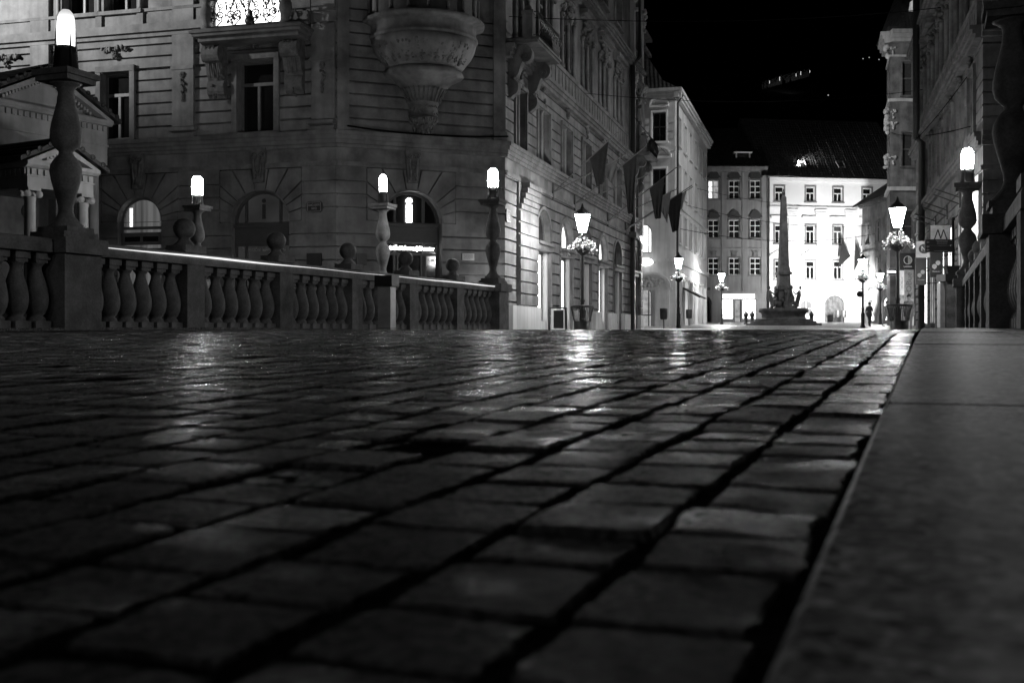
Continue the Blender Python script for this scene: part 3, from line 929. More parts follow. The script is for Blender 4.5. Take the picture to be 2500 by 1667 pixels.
# arches: voussoirs, keystones
def arch_dress(fr, c, z, r, sq, k=9, label=None):
    mb = MB()
    mb2 = arch_pts(c - r * 1.05, c + r * 1.05, z + r * sq * 1.05, r * sq * 1.05, 16); mb3 = arch_pts(c - r, c + r, z + r * sq, r * sq, 16)
    for i in range(16):
        mb.prism(fr, [mb2[i], mb2[i + 1], mb3[i + 1], mb3[i]], -0.2, 0.03)
    p = put("arch_surround", mb, "plaster_dark", kr)
    mb = MB(); zt = z + r * sq
    mb.prism(fr, [(c - .17, zt + .25), (c + .17, zt + .25), (c + .27, 6.0), (c - .27, 6.0)], 0.0, 0.16)
    for q in (-.13, .13):
        spiral(mb, fr, c + q, 5.75, 0.2, 0.03, 0.11, 1.5, 0.028, 1 if q > 0 else -1)
        mb.tube([fr.P(c + q, 5.65, .2), fr.P(c + q * .9, 5.3, .22), fr.P(c + q * .7, zt + .4, .19)], .04, 6)
    for i in range(10):
        mb.blob(fr.P(c + random.uniform(-.13, .13), zt + .35 + random.uniform(0, .4), .18), .05, .05, .06, 6, 4)
    put("keystone", mb, "relief", p, sub=True)
for a, b, c_, d, rise in opsL[:4]:
    arch_dress(FL, (a + b) / 2, d - rise, (b - a) / 2, rise / ((b - a) / 2))
arch_dress(FC, 2.56, 3.58, 1.06, 1.0, 11)
# little piers beside the street arches
for c in cs:
    mb = MB()
    o_ = arch_pts(c - 1.27, c + 1.27, 4.84, 1.13, 14); i_ = arch_pts(c - 1.15, c + 1.15, 4.7, 1.0, 14)
    for i in range(14):
        mb.prism(FS, [o_[i], o_[i + 1], i_[i + 1], i_[i]], -0.02, 0.06)
    mb.box(FS, c - 1.27, c - 1.152, 0.9, 3.7, -.02, .05); mb.box(FS, c + 1.152, c + 1.27, 0.9, 3.7, -.02, .05)
    p = put("arch_surround", mb, "plaster_dark", kr)
mb = MB()
prev = 1.4
for a, b in [(0.0, 1.25), (1.4, 4.2)] + [(cs[i] + 1.3, cs[i + 1] - 1.3) for i in range(4)] + [(22.95, 24.6), (25.75, 26.4), (28.4, 29.2)]:
    put("plinth", MB().box(FS, a - .05, b + .05, -0.6, 0.85, -.02, 0.22 if a > .5 else .3), "plaster_pale", kr)
for s0, s1, o in ((1.5, 4.1, .16), (25.8, 26.4, .2), (28.42, 29.15, .2)):
    mb = MB(); mb.box(FS, s0 + .03, s1 - .03, .86, 5.3, -.02, o - .08)
    for z in [0.9 + 0.43 * i for i in range(8 if s0 < 5 else 10)]:
        mb.box(FS, s0, s1, z, z + .375, -.02, o)
    if s0 < 5:
        for i in range(5):
            z = 4.35 + .2 * i
            mb.box(FS, 1.55 + .1 * i, 4.0 - .05 * i, z, z + .17, -.02, .18 + .05 * i)
    put("rusticated_pier", mb, "plaster", kr)
mb = MB(); mb.tube([FS.P(25.4, -0.4, 0.22), FS.P(25.4, 15.0, 0.22)], 0.13, 8); mb.box(FS, 25.1, 25.9, 5.2, 5.5, 0, .45); mb.tube([FS.P(25.4, 15, .22), FS.P(25.4, 15.4, .6), FS.P(25.4, 19.8, .6)], .13, 8)
put("drainpipe", mb, "iron_dark", kr)
mb = MB()
for s0, s1 in ((25.7, 26.2), (28.6, 29.2)):
    mb.box(FS, s0, s1, 5.6, 19.8, -.02, .25)
    for z in (14.0, 18.5):
        garland(mb, FS, (s0 + s1) / 2, z, .7, 1.5, 24, .4, .12)
put("bay_pilaster", mb, "plaster_pale", kr)

# windows of the quay face
for i, (a, b, c_, d, rise) in enumerate(opsL[:4]):
    if i == 2:
        w = window(kr, FL, a, b, c_, d, rise, -0.3, [a + .42, b - .42], (3.5, 2.85), 0.09, "sash_dark", "lit_faint", name="shop_window", label="dark arched shop window with a faint i")
        put("letter", text_mb("i", 1.0, FL, (a + b) / 2, 4.02, -0.265, 0.006, bold=.02), "iron_dark", w, sub=True)
        mb = MB(); mb.box(FL, a + .05, b - .05, 2.9, 3.46, -.29, -.17); mb.box(FL, a, b, 3.4, 3.52, -.29, -.1)
        put("signboard", mb, "sash_dark", w, sub=True)
        for ds in (-2.96, -2.6):
            put("display_lamp", MB().blob(FL.P(ds, 1.74, -.2), .07, .07, .09, 10, 8), "lit_sign", w, sub=True)
        put("lit_ledge", MB().box(FL, -3.68, -3.3, 1.7, 1.86, -.268, -.255), "lit_strip", w, sub=True)
        put("lettering", text_mb("Turistični Informacijski", .17, FL, (a + b) / 2 + .0, 2.68, -.262, .004), "sign_dim", w, sub=True)
    elif i == 1:
        w = window(kr, FL, a, b, c_, d, rise, -0.3, 0, (3.5, 2.75), 0.08, "sash", "lit_dim", label="arched window with pale curtain and bright side gaps")
        mb = MB(); mb.box(FL, a + .1, b - .1, 2.92, 3.34, -.29, -.14)
        put("transom_panel", mb, "sash", w, sub=True)
        mb = MB(); mb.box(FL, a + .2, (a + b) / 2 - .06, 3.03, 3.2, -.28, -.13); mb.box(FL, (a + b) / 2 + .06, b - .2, 3.03, 3.2, -.28, -.13)
        put("transom_glass", mb, "glass", w, sub=True)
        for sx0, sx1, z0, z1 in ((a + .3, a + .41, 3.56, 4.2), (b - .16, b - .08, 3.56, 3.95), (a + .3, a + .41, 2.1, 2.72), (b - .16, b - .08, 2.1, 2.72)):
            mb = MB(); mb.box(FL, sx0, sx1, z0, z1, -.279, -.268)
            put("bright_gap", mb, "lit_strip", w, sub=True)
    else:
        window(kr, FL, a, b, c_, d, rise, -0.3, 1, (3.5,), 0.08, "sash", "glass")
for i, (a, b, c_, d) in enumerate(opsL[4:8]):
    w = window(kr, FL, a, b, c_, d, 0, -0.3, 1, (c_ + (d - c_) * .68,), 0.09, "sash", "glass", surround=(0.2, 0.09), mtop=c_ + (d - c_) * .68)
    mb = MB(); z = 9.55
    garland(mb, FL, (a + b) / 2 - .02, z, 1.0, .42, 46, .12, .055)
    put("ornament", mb, "relief", w, sub=True)
for i, (a, b, c_, d) in enumerate(opsL[8:]):
    lit = i == 2
    w = window(kr, FL, a, b, c_, d, 0, -0.35, 1, () if lit else (12.4,), 0.08 if not lit else .06, "sash_white" if lit else "sash", "lit" if lit else "glass", name="balcony_door" if lit else "window", surround=None if lit else (0.16, 0.1), label="brightly lit balcony door" if lit else None)
for s in (-10.45, -8.82, -7.2, -16.5, -14.98, -13.5):
    mb = MB(); mb.box(FL, s - .12, s + .12, 10.42, 10.83, -.02, .13)
    mb.lathe(FL.P(s, 10.95, .08), [(.1, 0), (.075, .08), (.075, 2.3), (.11, 2.4)], 10)
    put("colonnette", mb, "plaster", kr)

# balcony on the quay face
mb = MB()
mb.box(FL, -4.68, -.8, 9.59, 9.83, -.02, 1.0); mb.box(FL, -4.75, -.73, 9.69, 9.77, -.02, 1.07); mb.box(FL, -4.55, -.95, 9.45, 9.588, -.02, .85)
bal = put("balcony", mb, "plaster_dark", kr)
for s in (-4.25, -1.42):
    mb = MB(); console(mb, FL, s - .31, s + .31, 7.72, 9.44, 0.66)
    for q in (-.15, 0, .15):
        mb.tube([FL.P(s + q, 9.37, .63), FL.P(s + q, 9.07, .6), FL.P(s + q, 8.82, .4), FL.P(s + q, 8.37, .3)], .03, 5)
    garland(mb, FL, s, 7.97, .4, .5, 18, .3, .06)
    put("console", mb, "relief", bal, sub=True)
    mb = MB().lathe(FL.P(s + .02, 9.83, .82), [(.17, 0), (.2, .06), (.12, .16), (.16, .3), (.22, .5), (.2, .68), (.12, .84), (.17, .95)], 14)
    put("balcony_post", mb, "plaster_dark", bal, sub=True)
mb = MB()
for z in (9.89, 10.77):
    mb.tube([FL.P(-4.1, z, .85), FL.P(-1.5, z, .85)], .026, 5)
for k in range(4):
    s = -4.0 + k * .64
    for sg in (1, -1):
        spiral(mb, FL, s + .14 * sg + .14, 10.25, .85, .03, .17, 1.5, .022, sg, PI / 2)
        spiral(mb, FL, s + .14 * sg + .14, 10.55, .85, .02, .1, 1.3, .018, -sg, 0)
        mb.tube([FL.P(s + .14, 9.89, .85), FL.P(s + .14 + .2 * sg, 10.07, .85), FL.P(s + .14 + .1 * sg, 10.47, .85), FL.P(s + .14, 10.77, .85)], .02, 5)
for k in range(60):
    mb.blob(FL.P(random.uniform(-4.05, -1.6), random.uniform(9.97, 10.72), .85), .035, .015, .055, 5, 4)
mb.blob(FL.P(-2.62, 9.99, .9), .16, .1, .16, 8, 6, .15)
mb.blob(FL.P(-2.62, 10.22, .88), .08, .06, .14, 8, 6, .2)
put("railing", mb, "iron", bal, sub=True)

# information doorway of the corner face
w = window(kr, FC, 1.5, 3.62, 0.0, 4.64, 1.06, -0.4, [2.06, 3.06], (3.55, 2.95), 0.09, "sash_dark", "glass", name="doorway", label="arched information doorway with lit letters")
put("letter", text_mb("i", 1.18, FC, 2.55, 4.0, -0.3, 0.02, bold=.035, sx=1.1), "lit_sign", w, sub=True)["label"] = "glowing letter i"
put("lettering", text_mb("turistični informacijski center", .2, FC, 2.56, 2.74, -0.27, 0.012, sx=.72, bold=.004), "lit_sign", w, sub=True)["label"] = "glowing line of lettering"
mb = MB(); mb.box(FC, 1.6, 3.52, 2.98, 3.5, -.38, -.24); mb.box(FC, 1.55, 3.57, 3.44, 3.55, -.38, -.18); mb.box(FC, 1.6, 3.52, 2.93, 3.0, -.38, -.2)
put("transom_panel", mb, "sash_dark", w, sub=True)
mb = MB()
for s in (2.0, 2.12, 2.95, 3.1):
    mb.box(FC, s, s + .05, 0.05, 2.55, -.36, -.28)
mb.box(FC, 1.62, 3.5, 2.5, 2.58, -.36, -.26)
put("door_frame", mb, "sash", w, sub=True)
for s0, s1 in ((3.12, 3.3), (3.34, 3.48)):
    mb = MB(); mb.box(FC, s0, s1, 2.3, 2.4, -.37, -.355); put("bright_sticker", mb, "lit_grey", w, sub=True)
mb = MB(); mb.box(FC, 2.2, 2.5, 1.85, 2.0, -.37, -.356); mb.box(FC, 2.65, 2.9, 1.85, 2.0, -.37, -.356); put("pale_notice", mb, "sign_dim", w, sub=True)
mb = MB(); mb.box(FC, 4.33, 4.76, 2.36, 2.6, 0.0, 0.04)
p = put("wall_plaque", mb, "plaster_pale", kr)
mb = MB()
for i in range(5):
    mb.box(FC, 4.37, 4.72 - (.1 if i == 4 else 0), 2.545 - i * .035, 2.553 - i * .035, 0.038, 0.043)
put("engraving", mb, "iron_dark", p, sub=True)
for fr, a, b, z0, z1 in ((FL, -1.02, -.5, 2.1, 2.5), (FC, .66, 1.0, 2.12, 2.5)):
    mb = MB(); mb.box(fr, a, b, z0, z1, 0.0, .07); put("notice_box", mb, "iron", kr)
# street name plate and house number
def plate(fr, a, b, z0, z1, lines, size, sx):
    mb = MB(); c = .06
    o_ = [(a + c, z0), (b - c, z0), (b, z0 + c), (b, z1 - c), (b - c, z1), (a + c, z1), (a, z1 - c), (a, z0 + c)]
    mb.prism(fr, o_, 0.0, .05); p = put("street_plate", mb, "iron", kr)
    q = MB(); e = .03
    i_ = [(a + c, z0 + e), (b - c, z0 + e), (b - e, z0 + c), (b - e, z1 - c), (b - c, z1 - e), (a + c, z1 - e), (a + e, z1 - c), (a + e, z0 + c)]
    e = .045
    j_ = [(a + c, z0 + e), (b - c, z0 + e), (b - e, z0 + c), (b - e, z1 - c), (b - c, z1 - e), (a + c, z1 - e), (a + e, z1 - c), (a + e, z0 + c)]
    for i in range(8):
        k = (i + 1) % 8
        q.prism(fr, [i_[i], i_[k], j_[k], j_[i]], .05, .056)
    put("plate_border", q, "sign_dim", p, sub=True)
    for i, t in enumerate(lines):
        put("lettering", text_mb(t, size, fr, (a + b) / 2, (z0 + z1) / 2 + (len(lines) - 1) * size * .55 - i * size * 1.1, .053, .004, sx=sx), "sign_dim", p, sub=True)
plate(FL, -1.03, -.49, 3.83, 4.2, ["ADAMIČ-LUNDROVO", "NABREŽJE"], .1, .42)
plate(FS, .02, .62, 3.72, 4.18, ["6"], .3, 1.0)

# round oriel on its carved corbel
oc = FC.P(2.93, 0, 0.05)
def ring(prof, name, mat="plaster", seg=40, parent=None, **k):
    return put(name, MB().lathe((oc[0], oc[1], 0), prof, seg), mat, parent or kr, sub=parent is not None)
ori = ring([(1.82, 10.15), (1.82, 13.4), (1.82, 19.0), (1.95, 19.1), (1.95, 19.6)], "oriel")
ring([(1.8, 9.55), (1.84, 9.58), (1.83, 9.66), (1.78, 9.7), (1.78, 9.98), (1.9, 10.02), (2.02, 10.06), (2.06, 10.1), (2.06, 10.17), (1.96, 10.22), (1.82, 10.26)], "oriel_moulding", "plaster_dark", parent=ori)
ring([(1.27, 8.62), (1.33, 8.7), (1.42, 8.8), (1.62, 9.05), (1.74, 9.3), (1.8, 9.54)], "oriel_bowl", "plaster", parent=ori)
ring([(0.75, 8.0), (0.86, 8.12), (1.05, 8.28), (1.28, 8.38), (1.36, 8.44), (1.34, 8.52), (1.28, 8.6)], "corbel_ring", "plaster_dark", parent=ori)
ring([(0.5, 7.1), (0.5, 7.5), (0.54, 7.52), (0.54, 7.6), (0.6, 7.75), (0.68, 7.9), (0.75, 8.0)], "corbel_bell", "plaster_dark", parent=ori)
ring([(0.1, 6.4), (0.14, 6.5), (0.22, 6.62), (0.26, 6.75), (0.36, 6.85), (0.46, 6.98), (0.48, 7.08)], "corbel_tip", "relief", 20, parent=ori)
mb = MB()
for k in range(26):
    a = 2 * PI * k / 26
    mb.tube([(oc[0] + r * math.cos(a), oc[1] + r * math.sin(a), z) for r, z in ((.55, 7.56), (.62, 7.74), (.7, 7.9), (.78, 8.0))], .035, 5)
for k in range(60):
    a = random.uniform(PI, 2 * PI); z = random.uniform(7.15, 7.45)
    mb.blob((oc[0] + .5 * math.cos(a), oc[1] + .5 * math.sin(a), z), .03, .03, .03, 5, 4)
for k in range(70):
    a = random.uniform(PI, 2 * PI); z = random.uniform(6.5, 7.0); r = .2 + (z - 6.45) * .5
    mb.blob((oc[0] + r * math.cos(a), oc[1] + r * math.sin(a), z), .05, .05, .06, 6, 4)
# acanthus and vine band round the bowl
for k in range(9):
    a0 = PI + PI * (k + .5) / 9 - .3
    for i in range(34):
        q = random.uniform(-1, 1); h = random.random()
        a = a0 + q * .11 * (0.25 + h); z = 8.72 + h * .62; r = 1.32 + (z - 8.65) * .58
        s_ = random.uniform(.03, .07)
        mb.blob((oc[0] + r * math.cos(a), oc[1] + r * math.sin(a), z), s_, s_, s_ * 1.3, 6, 4)
    for i in range(14):
        a = a0 + .17 + random.uniform(-.06, .06); z = 9.0 + .2 * math.sin(i) + random.uniform(-.05, .05); r = 1.33 + (z - 8.65) * .58
        mb.blob((oc[0] + r * math.cos(a), oc[1] + r * math.sin(a), z), .04, .04, .04, 5, 4)
put("carved_vines", mb, "relief", ori, sub=True)
mb = MB()
for k in range(10):
    a = PI + PI * k / 9
    mb.lathe((oc[0] + 1.84 * math.cos(a), oc[1] + 1.84 * math.sin(a), 10.3), [(.06, 0), (.05, .1), (.05, 3), (.08, 3.1)], 8)
put("oriel_shafts", mb, "plaster_dark", ori, sub=True)

# street face windows
for i, (a, b, c_, d, rise) in enumerate(opsS0):
    up = "lit" if i in (1, 3) else ("glass" if i != 2 else "lit_grey")
    lo = "lit_shop" if i in (1, 3) else ("lit_shop" if i == 0 else "lit_grey")
    w = window(kr, FS, a + .02, b - .02, 3.42, d - .01, rise, -0.3, 1, (), 0.08, "sash", up, name="arched_window")
    mb = MB(); mb.box(FS, a, b, 3.1, 3.4, -.34, .1); mb.box(FS, a - .1, b + .1, 3.3, 3.42, -.34, .2)
    put("sill", mb, "plaster_dark", w, sub=True)
    window(kr, FS, a + .25, b - .25, 0.35, 3.08, 0, -0.34, 1, (), 0.1, "sash_dark", lo, name="shop_window")
    mb = MB(); mb.box(FS, a, a + .24, -.3, 3.09, -.34, -.1); mb.box(FS, b - .24, b, -.3, 3.09, -.34, -.1); mb.box(FS, a + .24, b - .24, -.3, .34, -.34, -.12)
    put("shop_jamb", mb, "plaster_pale", kr)
for i, (a, b, c_, d) in enumerate(opsS1):
    w = window(kr, FS, a, b, c_, d, 0, -0.3, 1, (d - .6,), 0.08, "sash", "glass", surround=(.14, .08))
    mb = MB(); mb.lathe(FS.P((a + b) / 2, c_, -.1), [(.11, 0), (.085, .1), (.085, d - c_ - .15), (.12, d - c_)], 10)
    garland(mb, FS, (a + b) / 2, 9.2, .5, .8, 20, .12, .07)
    put("colonnette", mb, "plaster", w, sub=True)
for i, (a, b, c_, d, rise) in enumerate(opsS2):
    w = window(kr, FS, a, b, c_, d, rise, -0.35, 1, (12.9,), 0.08, "sash", "glass")
    c = (a + b) / 2
    mb = MB()
    for s in (a - .12, c, b + .12):
        mb.lathe(FS.P(s, c_, .06), [(.13, 0), (.13, .12), (.095, .18), (.085, 2.1), (.1, 2.16), (.15, 2.3)], 10)
    mb.prism(FS, [(c - .14, 13.0), (c + .14, 13.0), (c + .14, 13.9), (c - .14, 13.9)], -.2, .08)
    mb.box(FS, a - .35, b + .35, 14.28, 14.5, -.02, .38); mb.box(FS, a - .3, b + .3, 14.12, 14.278, -.02, .22)
    garland(mb, FS, c, 13.7, 1.6, .9, 40, .2, .1)
    garland(mb, FS, a - .15, 13.4, .3, .5, 8, .2, .08); garland(mb, FS, b + .15, 13.4, .3, .5, 8, .2, .08)
    put("hood", mb, "plaster_dark", w, sub=True)
for i, (a, b, c_, d) in enumerate(opsS3):
    window(kr, FS, a, b, c_, d, 0, -0.3, 1, (18.2,), 0.08, "sash", "glass", surround=(.16, .1))
# two balconies over the street
for s0, s1 in ((0.25, 3.6), (25.9, 28.9)):
    mb = MB(); mb.box(FS, s0, s1, 9.92, 10.12, -.02, 1.1); mb.box(FS, s0 - .06, s1 + .06, 10.0, 10.07, -.02, 1.16)
    bal = put("balcony", mb, "plaster_dark", kr)
    for s in (s0 + .35, s1 - .35):
        mb = MB(); console(mb, FS, s - .16, s + .16, 8.1, 9.91, .85)
        for sd in (-.17, .17):
            spiral(mb, FS, s + sd, 9.5, .6, .03, .17, 1.8, .02, 1, 0, 'n'); spiral(mb, FS, s + sd, 8.75, .22, .02, .12, 1.6, .018, -1, 0, 'n')
        put("console", mb, "plaster_dark", bal, sub=True)
    for s in (s0 + .2, s1 - .2):
        mb = MB(); mb.box(FS, s - .17, s + .17, 10.12, 10.95, .55, .9); mb.box(FS, s - .21, s + .21, 10.95, 11.05, .51, .94); mb.blob(FS.P(s, 11.15, .72), .14, .14, .13)
        put("balcony_post", mb, "plaster_dark", bal, sub=True)
    mb = MB(); zs = (10.2, 11.0)
    for z in zs:
        mb.tube([FS.P(s0 + .1, z, .92), FS.P(s0 + .1, z, 1.08), FS.P(s1 - .1, z, 1.08), FS.P(s1 - .1, z, .92)], .02, 5)
    k = 0
    for i in range(22):
        s = s0 + .15 + (s1 - s0 - .3) * i / 21
        mb.tube([FS.P(s, 10.14, 1.08), FS.P(s, 10.55, 1.2), FS.P(s, 11.02, 1.08)], .016, 4)
        if i % 3 == 1:
            spiral(mb, FS, s, 10.55, 1.2, .02, .16, 1.4, .014)
    put("railing", mb, "iron", bal, sub=True)
# lower box of things between the pier and corner: lit niche light
# ------------------------------------------------------------------ market pavilion with two gables
DP = (0.5, 0.866)
pv = thing("market_pavilion", "small temple pavilion with pediments and columns at the left edge", "pavilion", (-13, 29, 0), world=True)
def gable(fr, w, zb, za, zent, depth, colw):
    mb = MB(); mb.prism(fr, [(0.12, zb), (w - .12, zb), (w / 2, za - .1)], -depth, -0.18)
    put("tympanum", mb, "pavilion", pv)
    mb = MB(); t = .17
    L_ = math.hypot(w / 2, za - zb)
    ox, oz = (za - zb) / L_ * t, (w / 2) / L_ * t
    mb.prism(fr, [(-.08, zb), (w / 2, za), (w / 2, za - t * 1.15), (.12, zb)], -.15, .16)
    mb.prism(fr, [(w + .08, zb), (w - .12, zb), (w / 2, za - t * 1.15), (w / 2 , za)], -.15, .16)
    n = int(w / .2)
    for i in range(1, n):
        for sg in (0, 1):
            q = i / n * .5
            s = q * w if sg == 0 else w - q * w
            z = zb + (za - zb) * q * 2 - .23
            if z > zb + .05:
                mb.box(fr, s - .035, s + .035, z, z + .09, -.18, .0)
    put("raking_cornice", mb, "pavilion", pv)
    mb = MB()
    mb.side_prism(fr, [(-depth, zb - .001), (.16, zb - .001), (.16, zb - .09), (.08, zb - .16), (-depth, zb - .16)], -.1, w + .1)
    n = int(w / .19)
    for i in range(n):
        s = .04 + (w - .08) * (i + .5) / n
        mb.box(fr, s - .05, s + .05, zb - .33, zb - .18, -.05, .05)
    fs = Fr(fr.P(0, 0, 0)[:2], (fr.n[0], fr.n[1]))       # left return face of the block
    k = int(depth / .19)
    for i in range(k):
        s = -depth + depth * (i + .5) / k
        mb.box(fs, s - .05, s + .05, zb - .33, zb - .18, -.05, .05)
    mb.box(fr, 0.0, w, zent, zb - .165, -depth, 0.0)
    mb.box(fr, -.03, w + .03, zent + (zb - zent) * .42, zent + (zb - zent) * .46, -depth - .02, .03)
    put("entablature", mb, "pavilion", pv)
    # roof skin with a row of tile ends along each rake
    mb = MB(); o = .13
    rk = [(-.35, zb - .05), (w / 2, za + .06), (w + .35, zb - .05), (w + .35, zb + .06), (w / 2, za + .06 + o), (-.35, zb + .06)]
    mb.prism(fr, rk, -depth - .1, .22)
    for sg in (0, 1):
        m_ = int(L_ / .24)
        for i in range(m_):
            q = (i + .5) / m_
            s = (-.3 + (w / 2 + .3) * q) if sg == 0 else (w + .3 - (w / 2 + .3) * q)
            z = zb + .02 + (za + .1 - zb) * q + .05
            a = fr.P(s, z, .24); b = fr.P(s, z, -depth - .1)
            mb.tube([a, b], .075, 7)
    put("roof", mb, "roof", pv)
    for s, n_ in ((colw, -.17), (w - colw, -.17), (colw, -depth + .3)):
        p = fr.P(s, 0, n_)
        mb = MB().lathe((p[0], p[1], 0), [(.2, -.4), (.2, .1), (.16, .18), (.155, .6), (.135, zent - .35), (.15, zent - .3), (.15, zent - .22)], 18)
        mb.box(fr, s - .19, s + .19, zent - .08, zent - .002, n_ - .19, n_ + .19)
        for dn in (-.14, .14):
            for ds in (-.17, .17):
                a = fr.P(s + ds, zent - .16, n_ + dn - .04 if dn < 0 else n_ + dn - .04); b = fr.P(s + ds, zent - .16, n_ + dn + .04)
                mb.tube([a, b], .085, 10)
        put("column", mb, "pavilion", pv)
FM = Fr((-14.11, 29.5), DP); FPch = Fr((-12.27, 28.0), DP)
gable(FM, 4.06, 6.22, 7.29, 4.9, 7.0, .35)
gable(FPch, 2.02, 4.28, 4.82, 3.62, 2.3, .2)
mb = MB(); wall(mb, FM, -.0, 4.06, -0.6, 4.9, [(0.5, 3.5, -.4, 4.2)], n=-1.6); mb.box(FM, -.2, 4.2, -.6, 4.9, -3.6, -2.6)
put("wall", mb, "plaster_dark", pv)
gl = MB().blob(FPch.P(.75, 3.12, -1.0), .17, .17, .2, 14, 10)
put("globe_light", gl, plain("unlit_globe_glass", .4, .12), pv)
mb = MB(); mb.tube([FPch.P(.75, 3.3, -1.0), FPch.P(.75, 3.62, -1.0)], .015, 5)
put("globe_rod", mb, "iron", pv)

# ------------------------------------------------------------------ facing building on the right
FR = Fr((15.33, 36.0), (-0.2706, -0.9627))
RZ = 20.4
rb = thing("street_building", "tall ornate building on the right whose cornices climb towards the viewer", "building", (15.33, 36, 0), world=True)
rc = [-2.6, -5.8, -9.3, -13.2, -17.2, -21.2]
o0 = [(c - 1.1, c + 1.1, 0.0, 4.6, 0.0) for c in rc[1:]]
o1 = [(c - .75, c + .75, 6.7, 8.9) for c in rc]
o2 = [(c - .8, c + .8, 11.0, 13.9, .5) for c in rc]
o3 = [(c - .75, c + .75, 16.2, 19.0) for c in rc]
mb = MB()
wall(mb, FR, -27, 0, -.6, 6.4, o0, gro_low); wall(mb, FR, -27, 0, 6.4, 9.8, o1, gro_up); wall(mb, FR, -27, 0, 9.8, 15.2, o2); wall(mb, FR, -27, 0, 15.2, RZ, o3)
put("wall", mb, "plaster", rb)
FRN = Fr((15.33, 36.0), (0.985, -0.17))
mb = MB()
wall(mb, FRN, 0, 16, -.6, 6.4, [(2.6, 4.4, 0, 4.5, .9), (8, 10, 0, 4.5, .9)], gro_low); wall(mb, FRN, 0, 16, 6.4, 10, [(3, 4.2, 6.7, 8.9), (8.4, 9.6, 6.7, 8.9)], gro_up); wall(mb, FRN, 0, 16, 10, RZ, [(3, 4.2, 11, 13.9), (8.4, 9.6, 11, 13.9)], [10.6 + .45 * i for i in range(14)])
put("wall", mb, "plaster", rb)
mb = MB(); q = FR.P(-27, 0, 0); q2 = FR.P(-27, 0, -14)
mb.add([(q[0], q[1], -.6), (q2[0], q2[1], -.6), (q2[0], q2[1], RZ), (q[0], q[1], RZ)], [(0, 1, 2, 3)])
put("side_wall", mb, "plaster", rb)
bk = [FR.P(-27, 0, 0)[:2], (15.33, 36), FRN.P(16, 0, 0)[:2], FRN.P(16, 0, -24)[:2]]
put("roof", poly_z(MB(), bk, RZ + .01, RZ + .6), "roof", rb)
for fr, a, b in ((FR, -27, .07), (FRN, -.07, 16)):
    mb = MB(); mb.box(fr, a, b, 5.2, 5.35, -.02, .08); cornice(mb, fr, a, b, 6.0, 6.45, .28); put("cornice", mb, "plaster_dark", rb)
    mb = MB(); cornice(mb, fr, a, b, 9.5, 9.92, .42)
    mb.box(fr, a, b, 10.75, 10.92, -.02, .2)
    s = a + .3
    while s < b - .5:
        mb.box(fr, s, s + .45, 9.95, 10.74, -.02, .16); s += .62
    cornice(mb, fr, a, b, 15.0, 15.4, .5); cornice(mb, fr, a, b, 19.9, RZ, .7)
    put("upper_cornice", mb, "plaster_dark", rb)
for i, c in enumerate(rc):
    w = window(rb, FR, c - .75, c + .75, 6.7, 8.9, 0, -.3, 1, (8.2,), .08, "sash", "glass", surround=(.16, .1))
    mb = MB(); garland(mb, FR, c, 9.25, .7, .5, 16, .14, .07); put("ornament", mb, "relief", w, sub=True)
    w = window(rb, FR, c - .8, c + .8, 11, 13.9, .5, -.3, 1, (12.9,), .08, "sash", "glass", surround=None)
    mb = MB()
    for s in (c - .95, c + .95):
        mb.lathe(FR.P(s, 10.95, .08), [(.15, 0), (.11, .1), (.1, 2.2), (.16, 2.35)], 10)
    mb.box(FR, c - 1.2, c + 1.2, 14.3, 14.52, -.02, .4); garland(mb, FR, c, 13.8, 1.6, .9, 34, .2, .1)
    garland(mb, FR, c - .95, 13.5, .3, .5, 10, .25, .1); garland(mb, FR, c + .95, 13.5, .3, .5, 10, .25, .1)
    put("hood", mb, "plaster_dark", w, sub=True)
    window(rb, FR, c - .75, c + .75, 16.2, 19.0, 0, -.3, 1, (18,), .08, "sash", "glass", surround=(.16, .1))
for i, (a, b, c_, d, r_) in enumerate(o0):
    w = window(rb, FR, a + .25, b - .25, .3, d - .4, 0, .0, 1, (3.3,), .05, "sash_dark", ["lit_grey", "lit_shop", "lit_shop", "lit_grey", "lit_shop"][i], name="shop_window", deep=.04)
for s, z in ((3, 6.7), (8.4, 6.7), (3, 11), (8.4, 11)):
    window(rb, FRN, s, s + 1.2, z, z + (2.2 if z < 10 else 2.9), 0, -.3, 1, (z + 1.6,), .08, "sash", "glass", surround=(.16, .1))
for s in (2.6, 8.0):
    window(rb, FRN, s, s + (1.8 if s < 5 else 2.0), 0.1, 4.5, .9, -.3, 1, (3.6,), .08, "sash_dark", "glass")
mb = MB(); mb.tube([FR.P(-20.2, -.4, .25), FR.P(-20.2, 9.4, .25), FR.P(-20.2, 9.6, .5), FR.P(-20.2, 19.9, .5)], .17, 8)
put("drainpipe", mb, "iron_dark", rb)
for s in (-6.0, -10.6, -15.4):
    mb = MB(); mb.tube([FR.P(s, 5.0, .05), FR.P(s - .1, 5.35, .9)], .03, 5); mb.tube([FR.P(s, 4.75, .05), FR.P(s - .1, 5.15, .95)], .03, 5); mb.box(FR, s - .05, s + .05, 4.6, 5.3, 0, .06)
    put("flag_holder", mb, "iron", rb)
mb = MB()
mb.box(FR, -4.4, -.2, -.6, 5.1, -.02, .12)
put("corner_pier", mb, "plaster_pale", rb)

